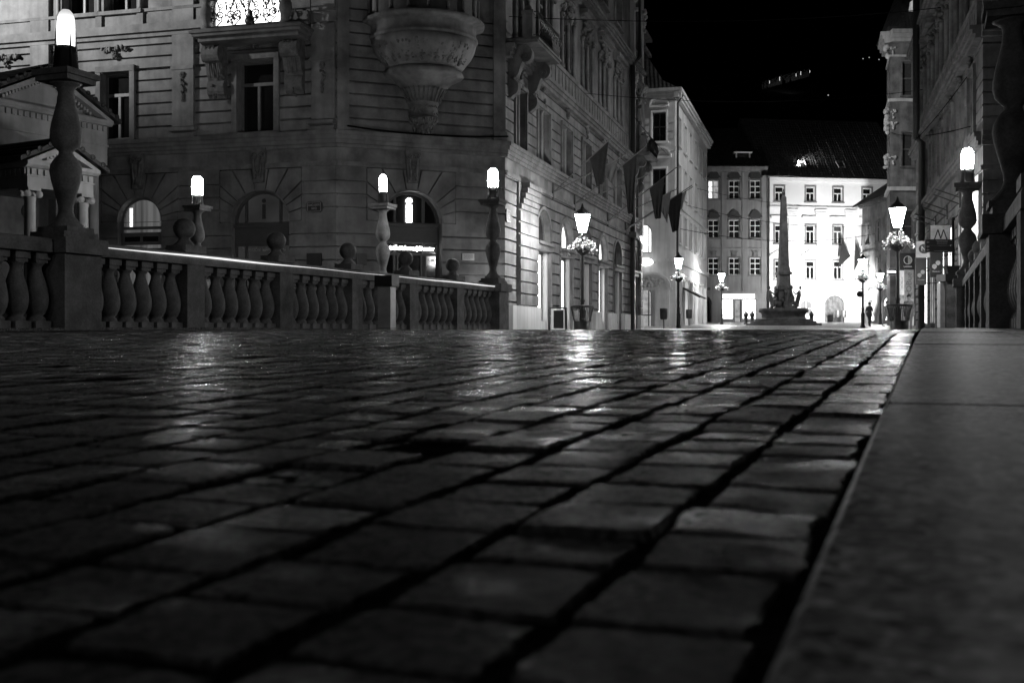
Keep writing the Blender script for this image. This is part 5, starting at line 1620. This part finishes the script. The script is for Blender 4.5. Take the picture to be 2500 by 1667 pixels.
# ------------------------------------------------------------------ flags on the left building
def flag(s, tip_n, tip_z, ds, f0, f1, drop, mat, label, tail=0.5):
    root = thing("flag", label, "flag", FS.P(s, 5.6, 0.1), "flags on the corner building", world=True)
    b = Vector(FS.P(s, 5.6, .1)); t = Vector(FS.P(s + ds, tip_z, tip_n))
    put("pole", MB().tube([tuple(b), tuple(t)], .028, 6), "iron_dark", root)
    mb = MB(); k, m_ = 10, 12
    rows = []
    for i in range(k + 1):
        q = f0 + (f1 - f0) * i / k
        p = b.lerp(t, q); col = []
        e = 1 - abs(2 * i / k - 1) ** 2
        for j in range(m_ + 1):
            h = j / m_
            squeeze = 1 - .62 * h
            pm = b.lerp(t, f0 + (f1 - f0) * (.62 + (i / k - .62) * squeeze))
            z = p.z * (1 - h) + (pm.z) * h - drop * h * (tail + (1 - tail) * i / k)
            w = .12 * math.sin(i * 1.5 + j * .35) * h
            col.append((pm.x + FS.d[0] * w, pm.y + FS.d[1] * w, z - .03))
        rows.append(col)
    vs = [v for c in rows for v in c]
    th_ = [(v[0] + FS.d[0] * .012, v[1] + FS.d[1] * .012, v[2]) for v in vs]
    n = m_ + 1; N0 = len(vs)
    fs = []
    for i in range(k):
        for j in range(m_):
            a = i * n + j
            fs.append((a, a + 1, a + n + 1, a + n)); fs.append((N0 + a, N0 + a + n, N0 + a + n + 1, N0 + a + 1))
    mb.add(vs + th_, fs, True)
    put("cloth", mb, mat, root)
    put("bracket", MB().box(FS, s - .05, s + .05, 5.25, 6.0, 0, .07), "iron_dark", root)
flag(6.9, 2.55, 8.1, 1.0, .55, .84, 1.5, "flag_dark", "black limp flag on the first pole over the lantern", .95)
flag(6.95, 2.7, 7.4, 2.4, .6, .85, 1.0, "flag_mid", "grey limp flag behind the black one over the lantern")
flag(11.0, 2.9, 8.3, 2.0, .66, .86, 2.5, "flag_dark", "long dark flag hanging beside the drainpipe", .95)
flag(11.1, 2.6, 7.3, 4.2, .6, .85, 1.4, "flag_mid", "grey flag drooping between two dark flags")
flag(18.8, 3.2, 8.6, 3.0, .58, .8, 2.0, "flag_dark", "dark flag left of the pale triangular flag", .9)
flag(19.0, 2.9, 7.7, 5.0, .66, .9, 1.6, "flag_mid", "grey flag hanging over the portal sign")
flag(24.0, 3.4, 8.2, 2.6, .6, .85, 2.0, "flag_dark", "farthest dark flag before the lit arch", .95)
flag(24.2, 3.2, 8.4, 4.6, .6, .9, .9, "flag_pale", "pale triangular flag under the tower house window")
for i, (x, z, lb) in enumerate(((34.3, 8.3, "dark flag at the floodlit gate facade, left one"), (35.7, 8.1, "dark flag at the floodlit gate facade, right one"))):
    root = thing("flag", lb, "flag", (x, 114.5, z), "flags on the white house")
    put("pole", MB().tube([(0, .8, -1.8), (-.1, 0, 1.2)], .03, 5), "iron_dark", root)
    mb = MB(); mb.prism(IDF, [(-.1, 1.0), (.75 - .3 * i, -.7), (.4 - .2 * i, -1.0), (-.55 + .25 * i, -1.9 - .2 * i)], -.03, .03)
    put("cloth", mb, "flag_dark", root)

# ------------------------------------------------------------------ shop signs and small things on the right
def hang_sign(name, label, x0, x1, z0, z1, y, mat, rod=True, cat="sign", group=None):
    root = thing(name, label, cat, ((x0 + x1) / 2, y, z0), group, world=True)
    fr = Fr((0, y), (1, 0))
    put("board", MB().box(fr, x0, x1, z0, z1, -.035, .035), mat, root)
    if rod:
        xw = .2815 * y + 5.2 + .1
        mb = MB(); mb.tube([(x1 - .02, y, z1 - .08), (xw, y + .05, z1 - .08)], .018, 5); mb.tube([(x1 - .02, y, z0 + .08), (xw, y + .05, z0 + .08)], .018, 5)
        put("bracket", mb, "iron", root)
    return root, fr
def emblem(fr, mb, c, z, r, n):
    o_ = [(c + r * math.cos(a), z + r * math.sin(a)) for a in [2 * PI * i / 36 for i in range(36)]]
    i_ = [(c + r * .86 * math.cos(a), z + r * .86 * math.sin(a)) for a in [2 * PI * i / 36 for i in range(36)]]
    for i in range(36):
        mb.prism(fr, [o_[i], o_[(i + 1) % 36], i_[(i + 1) % 36], i_[i]], n, n + .012)
    for k in range(6):
        za = -.8 + k * .29; w0 = math.sqrt(max(0, 1 - (za + .08) ** 2)) * r * .95
        mb.box(fr, c + .02 * r, c + w0, z + za * r, z + (za + .17) * r, n + .001, n + .011)
s_, fr = hang_sign("shop_sign", "black square sign with a half-striped circle emblem and lettering", 18.22, 19.0, 2.82, 3.6, 52.0, "sign_black")
mb = MB(); emblem(fr, mb, 18.6, 3.27, .2, .036); put("emblem", mb, "sign_mark", s_)
put("lettering", text_mb("LASSANA", .095, fr, 18.6, 2.96, .038, .004, bold=.002), "sign_mark", s_)
def petals(fr, mb, c, z, r, n):
    for dx, dz, fl in ((.62, .62, 1), (-.62, -.62, -1)):
        pts = []
        for i in range(22):
            a = 2 * PI * i / 22
            rr = r * (1.0 if math.cos(a - (PI * .25 if fl > 0 else PI * 1.25)) < .86 else 1.0)
            pts.append((c + dx * r + rr * .8 * math.cos(a), z + dz * r + rr * .8 * math.sin(a)))
        mb.prism(fr, pts, n, n + .012)
    mb.prism(fr, [(c + 1.3 * r, z + .55 * r), (c + .7 * r, z - .35 * r), (c + .2 * r, z + .2 * r)], n, n + .011)
    mb.prism(fr, [(c - .55 * r, z - 1.65 * r), (c + .0 * r, z - .9 * r), (c - 1.1 * r, z - 1.1 * r)], n, n + .011)
for x0, x1, z0, z1, y, lb in ((17.14, 17.6, 1.9, 3.1, 47.0, "tall black banner sign with two pale petals, left one under the oval sign"), (15.87, 16.32, 1.99, 2.94, 42.0, "tall black banner sign with two pale petals, right one under the direction board")):
    s_, fr = hang_sign("banner_sign", lb, x0, x1, z0, z1, y, "sign_black", group="black petal banners")
    c = (x0 + x1) / 2
    mb = MB(); petals(fr, mb, c, z0 + .48, .11, .036); put("emblem", mb, "sign_grey", s_)
    put("lettering", text_mb("Maranelo", .075, fr, c, z0 + .22, .038, .004), "sign_dim", s_)
s_, fr = hang_sign("shop_sign", "pale grey sign with a big angular M", 16.66, 17.42, 3.3, 4.15, 44.0, "sign_grey")
mb = MB()
for a, b in (((16.76, 3.5), (16.93, 3.98)), ((16.93, 3.98), (17.04, 3.62)), ((17.04, 3.62), (17.15, 3.98)), ((17.15, 3.98), (17.32, 3.5))):
    w = .022
    mb.prism(fr, [(a[0] - w, a[1]), (a[0] + w, a[1]), (b[0] + w, b[1]), (b[0] - w, b[1])], .036, .046)
put("emblem", mb, "sign_black", s_)
s_, fr = hang_sign("shop_sign", "grey rounded sign with a dark oval letter N", 16.8, 17.42, 3.0, 3.68, 46.0, "sign_grey")
mb = MB(); mb.prism(fr, [(17.13 + .23 * math.cos(2 * PI * i / 28), 3.36 + .2 * math.sin(2 * PI * i / 28)) for i in range(28)], .036, .044); put("emblem", mb, "sign_black", s_)
put("lettering", text_mb("N", .26, fr, 17.1, 3.36, .05, .004, bold=.006), "sign_dim", s_)
# direction board on its post
sp = thing("direction_sign", "dark direction board with arrows on a black post", "sign", (11.98, 30, 0), world=True)
fr = Fr((0, 30.0), (1, 0))
mb = MB(); mb.tube([(11.99, 30.06, -.3), (11.99, 30.06, 2.98)], .04, 8); mb.blob((11.99, 30.06, 3.0), .06, .06, .06); put("post", mb, "iron", sp)
put("board", MB().box(fr, 11.2, 11.96, 2.1, 2.28, -.02, .02).box(fr, 11.2, 11.96, 2.285, 2.45, -.02, .02), "iron_dark", sp)
mb = MB()
for z in (2.37, 2.25, 2.16):
    mb.prism(fr, [(11.23, z), (11.27, z + .03), (11.275, z + .015), (11.31, z + .012), (11.31, z - .012), (11.275, z - .015), (11.27, z - .03)], .021, .025)
for z, a in ((2.41, 11.5), (2.38, 11.52), (2.33, 11.52), (2.13, 11.44)):
    x = a
    while x < 11.8:
        w = random.uniform(.012, .03); mb.box(fr, x, x + w, z, z + .016, .021, .024); x += w + .008
put("arrows", mb, "sign_dim", sp)
# end pier with planter
ep = thing("end_pier", "dark pier with a broad black cap at the end of the right balustrade", "pier", (10.35, 26, 0), world=True)
fr = Fr((0, 26.0), (1, 0))
put("shaft", MB().box(fr, 10.15, 10.5, -.3, 1.13, -.2, .2), "stone", ep)
put("cap", MB().box(fr, 10.08, 10.62, 1.131, 1.30, -.28, .28), "iron", ep)
mb = MB(); mb.box(fr, 10.03, 10.14, -.3, 1.1, -.1, .1); put("steel_edge", mb, "steel", ep)
pt = tag(put("planter_box", MB().taper(fr, 10.33, 0, 1.303, 1.5, .11, .1, .16, .12), "iron"), "small black tapered planter box on the end pier", "planter")
# vertical banners and the small lit signs
for x0, x1, z0, z1, y, t, lb in ((19.16, 19.6, 1.5, 2.95, 54.0, "zOBue", "pale vertical banner with rotated letters below the emblem sign"), (19.98, 20.2, 1.8, 3.05, 57.0, "zOBue", "narrow vertical banner behind the lantern post")):
    s_, fr = hang_sign("vertical_banner", lb, x0, x1, z0, z1, y, "sign_mark", group="pale vertical banners")
    put("lettering", text_mb(t, .36 * (x1 - x0) / .44, fr, (x0 + x1) / 2, (z0 + z1) / 2, .04, .004, rot=PI / 2, sx=1.15), "sign_grey", s_)
s_, fr = hang_sign("lit_sign", "small framed sign with glowing letters left of the lantern post", 20.4, 21.0, 2.95, 3.33, 60.0, "sign_black")
put("lettering", text_mb("HUMANA", .15, fr, 20.7, 3.14, .04, .004, bold=.003), "lit_sign", s_)
mb = MB()
for a in ((20.4, 21.0, 3.31, 3.33), (20.4, 21.0, 2.95, 2.97), (20.4, 20.42, 2.97, 3.31), (20.98, 21.0, 2.97, 3.31)):
    mb.box(fr, *a, .036, .05)
put("border", mb, "lit_grey", s_)
s_ = thing("hanging_lamp_sign", "glowing bell-shaped hanging sign beside the gabled house", "sign", (32.3, 100, 2.7), world=True)
fr = Fr((0, 100.0), (1, 0))
put("lit_shade", MB().prism(fr, [(31.9, 2.75), (32.65, 2.75), (32.68, 3.05), (32.5, 3.35), (32.2, 3.5), (32.1, 3.3), (31.95, 3.1)], -.12, .12), "lit_panel", s_)
put("bracket", MB().tube([(32.25, 100, 3.5), (32.25, 100, 3.75), (34.2, 100, 3.75)], .04, 5), "iron", s_)
s_ = tag(put("round_sign", MB().tube([(21.98, 69.85, 2.25), (21.98, 69.9, 2.25)], .2, 18), "iron_dark"), "round traffic sign seen from behind, on the lantern post by the facade", "sign")

# dark stand beside the left bin
st = thing("bicycle_stand", "black metal stand left of the slatted bin", "stand", (1.9, 40, 0), world=True)
mb = MB()
for x in (1.35, 1.95):
    mb.tube([(x, 39.6, -.3), (x, 39.6, .78), (x, 40.3, .78), (x, 40.3, -.3)], .03, 6)
mb.tube([(1.35, 39.6, .78), (1.95, 39.6, .78)], .03, 6); put("frame", mb, "iron", st)
mb = MB(); mb.box(Fr((0, 39.9), (1, 0)), 1.5, 1.85, .05, .7, -.12, .12); put("panel", mb, "iron_dark", st)

# ------------------------------------------------------------------ passers-by
def person(label, loc, h, yaw, cloth, stride, bag=False):
    root = thing("person", label, "person", loc, "passers-by in the street", rz=yaw)
    J = {"pel": (0, 0, .95, .135), "wst": (0, 0, 1.1, .125), "chs": (0, .01, 1.3, .15), "nck": (0, 0, 1.47, .06), "hd0": (0, -.01, 1.54, .075), "hd1": (0, -.02, 1.63, .095), "hd2": (0, -.01, 1.71, .07)}
    E_ = [("pel", "wst"), ("wst", "chs"), ("chs", "nck"), ("nck", "hd0"), ("hd0", "hd1"), ("hd1", "hd2")]
    for sg, nm in ((-1, "l"), (1, "r")):
        f = stride * sg
        J["hp" + nm] = (.09 * sg, 0, .88, .1); J["kn" + nm] = (.1 * sg, -.22 * f - .03, .5, .065); J["an" + nm] = (.1 * sg, -.32 * f + (.12 if f < 0 else 0), .09, .045); J["ft" + nm] = (.11 * sg, -.32 * f - .16, .04, .04)
        J["sh" + nm] = (.17 * sg, 0, 1.4, .075); J["el" + nm] = (.23 * sg, .12 * f + .03, 1.12, .05); J["wr" + nm] = (.23 * sg, .16 * f - .1, .9, .035); J["hn" + nm] = (.225 * sg, .17 * f - .14, .81, .035); J["fg" + nm] = (.22 * sg, .17 * f - .15, .74, .018)
        E_ += [("pel", "hp" + nm), ("hp" + nm, "kn" + nm), ("kn" + nm, "an" + nm), ("an" + nm, "ft" + nm), ("chs", "sh" + nm), ("sh" + nm, "el" + nm), ("el" + nm, "wr" + nm), ("wr" + nm, "hn" + nm), ("hn" + nm, "fg" + nm)]
    names = list(J); k = h / 1.77
    me = bpy.data.meshes.new("body")
    me.from_pydata([tuple(c * k for c in J[n][:3]) for n in names], [(names.index(a), names.index(b)) for a, b in E_], [])
    ob = bpy.data.objects.new("body", me); COL.objects.link(ob)
    sk = ob.modifiers.new("skin", 'SKIN'); sb = ob.modifiers.new("sub", 'SUBSURF'); sb.levels = 2; sb.render_levels = 2
    for i, n in enumerate(names):
        me.skin_vertices[0].data[i].radius = (J[n][3] * k,) * 2
    me.skin_vertices[0].data[0].use_root = True
    bpy.context.view_layer.update()
    m2 = bpy.data.meshes.new_from_object(ob.evaluated_get(bpy.context.evaluated_depsgraph_get()))
    bpy.data.objects.remove(ob)
    m2.materials.clear(); m2.materials.append(M[cloth]); m2.materials.append(M["skin"])
    for p in m2.polygons:
        c = p.center
        p.material_index = 1 if c.z > 1.47 * k or (abs(c.x) > .17 * k and c.z < .9 * k and c.z > .7 * k) else 0
        p.use_smooth = True
    o = bpy.data.objects.new("body", m2); COL.objects.link(o); o.parent = root
    mb = MB(); mb.blob((0, .015 * k, 1.68 * k), .1 * k, .115 * k, .1 * k, 12, 8); put("hair", mb, "hair", root)
    mb = MB(); mb.lathe((0, 0, 0), [(.2 * k, .72 * k), (.19 * k, .95 * k), (.165 * k, 1.12 * k), (.19 * k, 1.32 * k), (.12 * k, 1.45 * k)], 16, caps=False); put("coat", mb, cloth, root)
    if bag:
        mb = MB(); mb.box(Fr((.27 * k, -.14), (0, 1)), -.16, .16, .42, .72, -.05, .05); mb.tube([(.23 * k, -.2, .72), (.23 * k, -.14, .8), (.23 * k, -.06, .72)], .01, 5); put("bag", mb, "iron_dark", root)
    return root
for lb, x, y, h, yw, cl, sd, bg in (("person in a dark coat walking by the gabled house doorway", 25.7, 79.5, 1.75, 2.6, "cloth", .7, False),
                                    ("person in a grey coat walking between lantern and slatted bin", 26.1, 77.0, 1.82, .5, "cloth_pale", .6, True),
                                    ("person in grey right of the slatted bin, before the shop windows", 18.3, 51.0, 1.74, -.4, "cloth_pale", .4, False)):
    person(lb, (x, y, gz(x, y)), h, yw, cl, sd, bg)

# ------------------------------------------------------------------ wires over the street
def wire(a, b, sag, label, r=.014):
    pts = []
    for i in range(17):
        q = i / 16
        pts.append((a[0] + (b[0] - a[0]) * q, a[1] + (b[1] - a[1]) * q, a[2] + (b[2] - a[2]) * q - sag * 4 * q * (1 - q)))
    tag(put("overhead_wire", MB().tube(pts, r, 5), "cable"), label, "wire", "wires across the street")
wire(FS.P(0.2, 10.85, .1), FR.P(-12.2, 13.9, .1), .35, "topmost wire from the corner pier level across to the right building")
wire(FS.P(12.4, 10.7, .2), FR.P(-21.5, 12.3, .1), .5, "wire from the street windows across to the far right drainpipe")
wire(FS.P(24.9, 11.9, .4), FG.P(20.0, 19.0, .1)[:2] + (16.3,), .9, "long wire running down to the grey town house")
wire(FN2.P(6, 9.9, .1), FB.P(3, 9.9, .1), .7, "wire between the pale house and the gabled house, upper one", .02)
wire(FN2.P(2.5, 7.7, .1), FB.P(4, 9.0, .1), .8, "thick wire crossing in front of the obelisk", .026)
wire(FN2.P(14, 12.2, .1), FB.P(1, 12.0, .1), .6, "faint wire under the floodlit cornice", .018)
wire(FR.P(-.7, 6.75, .3), FT.P(.1, 15.3, .05), .3, "wire from the right building corner to the tall house", .02)
wire(FR.P(-1.2, 8.5, .35), FR.P(-19.5, 9.4, .6), .1, "wire strung along the right cornice", .016)
wire(FC.P(.3, 6.6, .3), FC.P(5.9, 6.62, .3), .12, "loose black cable lying along the corner cornice", .03)

# ------------------------------------------------------------------ lit rampart on the hill
cw = thing("hill_rampart", "faintly lit strip of rampart and bushes high on the black hill", "rampart", (70, 285, 64), world=True)
fr = Fr((64.4, 285.0), (1, 0))
mb = MB(); n = 26
tp = [(12.2 * i / n, 62.9 + 3.2 * i / n + .9 * math.sin(PI * i / n) + random.uniform(0, .6)) for i in range(n + 1)]
bt = [(12.2 * i / n, 61.9 + 3.3 * i / n) for i in range(n + 1)]
for i in range(n):
    if i in (11, 12, 15):
        continue
    mb.prism(fr, [bt[i], bt[i + 1], tp[i + 1], tp[i]], -.6 + random.uniform(-.3, .3), random.uniform(-.1, .3))
put("wall", mb, "relief", cw)
mb = MB()
for i in range(160):
    q = random.random(); s_ = random.uniform(.08, .28)
    mb.blob(fr.P(12.2 * q, 63.0 + 3.3 * q + random.uniform(-.3, .9), random.uniform(-.2, .8)), s_, s_, s_ * .8, 6, 4, .3)
put("bushes", mb, "leaf", cw)
for s_, dz in ((1.6, .7), (4.2, 1.0), (8.4, .7), (9.6, .9), (11.9, .6)):
    z = 62.6 + 3.3 * s_ / 12.2
    mb = MB().tube([fr.P(s_, z, 1.6), fr.P(s_, z + dz, 1.6)], .06, 6)
    put("lamp", mb, glow("rampart_lamp", 1.0), cw)
for i, (px, py, Y) in enumerate(((2107, 144, 300), (2122, 141, 300), (2146, 146, 295), (2022, 233, 250))):
    x = (px - 1250) / 2700 * Y; z = (805 - py) / 2700 * Y
    t = thing("hill_lamp", ["small far lamp high on the hill, left of three", "small far lamp high on the hill, middle of three", "small far lamp high on the hill, right of three", "lone far lamp low on the dark slope"][i], "lamp", (x, Y, z), "far lamps on the hill")
    put("bulb", MB().blob((0, 0, 0), .16, .16, .13, 8, 6), "star", t); put("post", MB().tube([(0, 0, -.13), (0, 0, -3.5)], .05, 5), "iron", t)

# ------------------------------------------------------------------ light
def spot(name, loc, target, watts, size, blend=.6, r=.25):
    d = bpy.data.lights.new(name, 'SPOT'); d.energy = watts; d.spot_size = math.radians(size); d.spot_blend = blend; d.shadow_soft_size = r
    o = bpy.data.objects.new(name, d); COL.objects.link(o); o.location = loc
    o.rotation_euler = (Vector(target) - Vector(loc)).to_track_quat('-Z', 'Y').to_euler()
    return o
def lamp(name, loc, watts, r=.15):
    d = bpy.data.lights.new(name, 'POINT'); d.energy = watts; d.shadow_soft_size = r
    o = bpy.data.objects.new(name, d); COL.objects.link(o); o.location = loc
    return o
spot("square_floodlight", (-36, 29.5, 15), (-17.5, 39.5, 14.5), 82000, 42, 1.0)
spot("facade_floodlight", (32.0, 102.0, 3.0), (33.5, 116.2, 6.5), 17000, 114, 1.0)
spot("gate_floodlight", (32.6, 108.5, 2.0), (34.0, 116.5, 5.5), 5500, 110, 1.0)
spot("street_fill_side", (8.5, 67.0, 20.5), (31.5, 90.0, 12.0), 17000, 52, .8)  # added unseen fill that brightens the tall and gabled houses
spot("tile_floodlight", FW.P(3.62, 17.8, -.66), FW.P(5.6, 17.75, -1.12), 900, 84, .8, .06)
spot("rampart_floodlight", (70.5, 277.0, 60.5), (70.5, 285.0, 65.0), 200, 110, .7)
lamp("corner_fill", (-0.32, 36.8, 1.9), 40, .1)  # added point light without a fixture, makes the bright patch on the corner wall
spot("street_fill_east", (18.5, 47.0, 19.5), (2.0, 50.0, 9.0), 28000, 95, .8)  # added unseen fill for the upper left street face
spot("street_fill_west", (-1.0, 45.0, 19.5), (18.0, 47.0, 7.0), 3800, 95, .8)  # added unseen fill for the right building's street face
spot("street_fill_far", (28.0, 74.0, 23.0), (13.5, 86.0, 8.0), 13000, 75, .8)  # added unseen fill for the pale house down the street
lamp("bridge_lamp_behind", (-9.8, -3.0, 3.5), 120)
lamp("near_fill", UT(-3, -3, 4.0), 85)  # added fill above the roadway behind the camera, on no lamp column

w = bpy.data.worlds.new("World"); scene.world = w; w.use_nodes = True
nt = w.node_tree
bg = nt.nodes["Background"]
sky = nt.nodes.new("ShaderNodeTexSky"); sky.sky_type = 'NISHITA'; sky.sun_disc = False
sky.sun_elevation = math.radians(-7); sky.sun_rotation = math.radians(200)
bw = nt.nodes.new("ShaderNodeRGBToBW")
nt.links.new(sky.outputs[0], bw.inputs[0]); nt.links.new(bw.outputs[0], bg.inputs["Color"])
bg.inputs["Strength"].default_value = 0.05
sd = bpy.data.lights.new("moon", 'SUN'); sd.energy = 0.004; sd.angle = math.radians(0.5)
so = bpy.data.objects.new("moon", sd); COL.objects.link(so); so.rotation_euler = (math.radians(50), 0, math.radians(-20))

vs = scene.view_settings
vs.view_transform = 'Standard'; vs.look = 'None'; vs.exposure = 0.0; vs.gamma = 1.0
cy = scene.cycles
cy.use_denoising = True
cy.max_bounces = 5; cy.diffuse_bounces = 3; cy.glossy_bounces = 3
cy.sample_clamp_indirect = 4.0
cy.use_light_tree = True
cy.use_adaptive_sampling = False
for k_, m_ in M.items():                 # sample only the emitters that matter as lights
    if k_ in ("lit_strip", "lit_dim", "lit_faint", "lit_grey", "lit_sign", "star"):
        m_.cycles.emission_sampling = 'NONE'
    elif k_.startswith("lamp_") or k_.startswith("lantern"):
        m_.cycles.emission_sampling = 'FRONT'
cy.caustics_reflective = False; cy.caustics_refractive = False
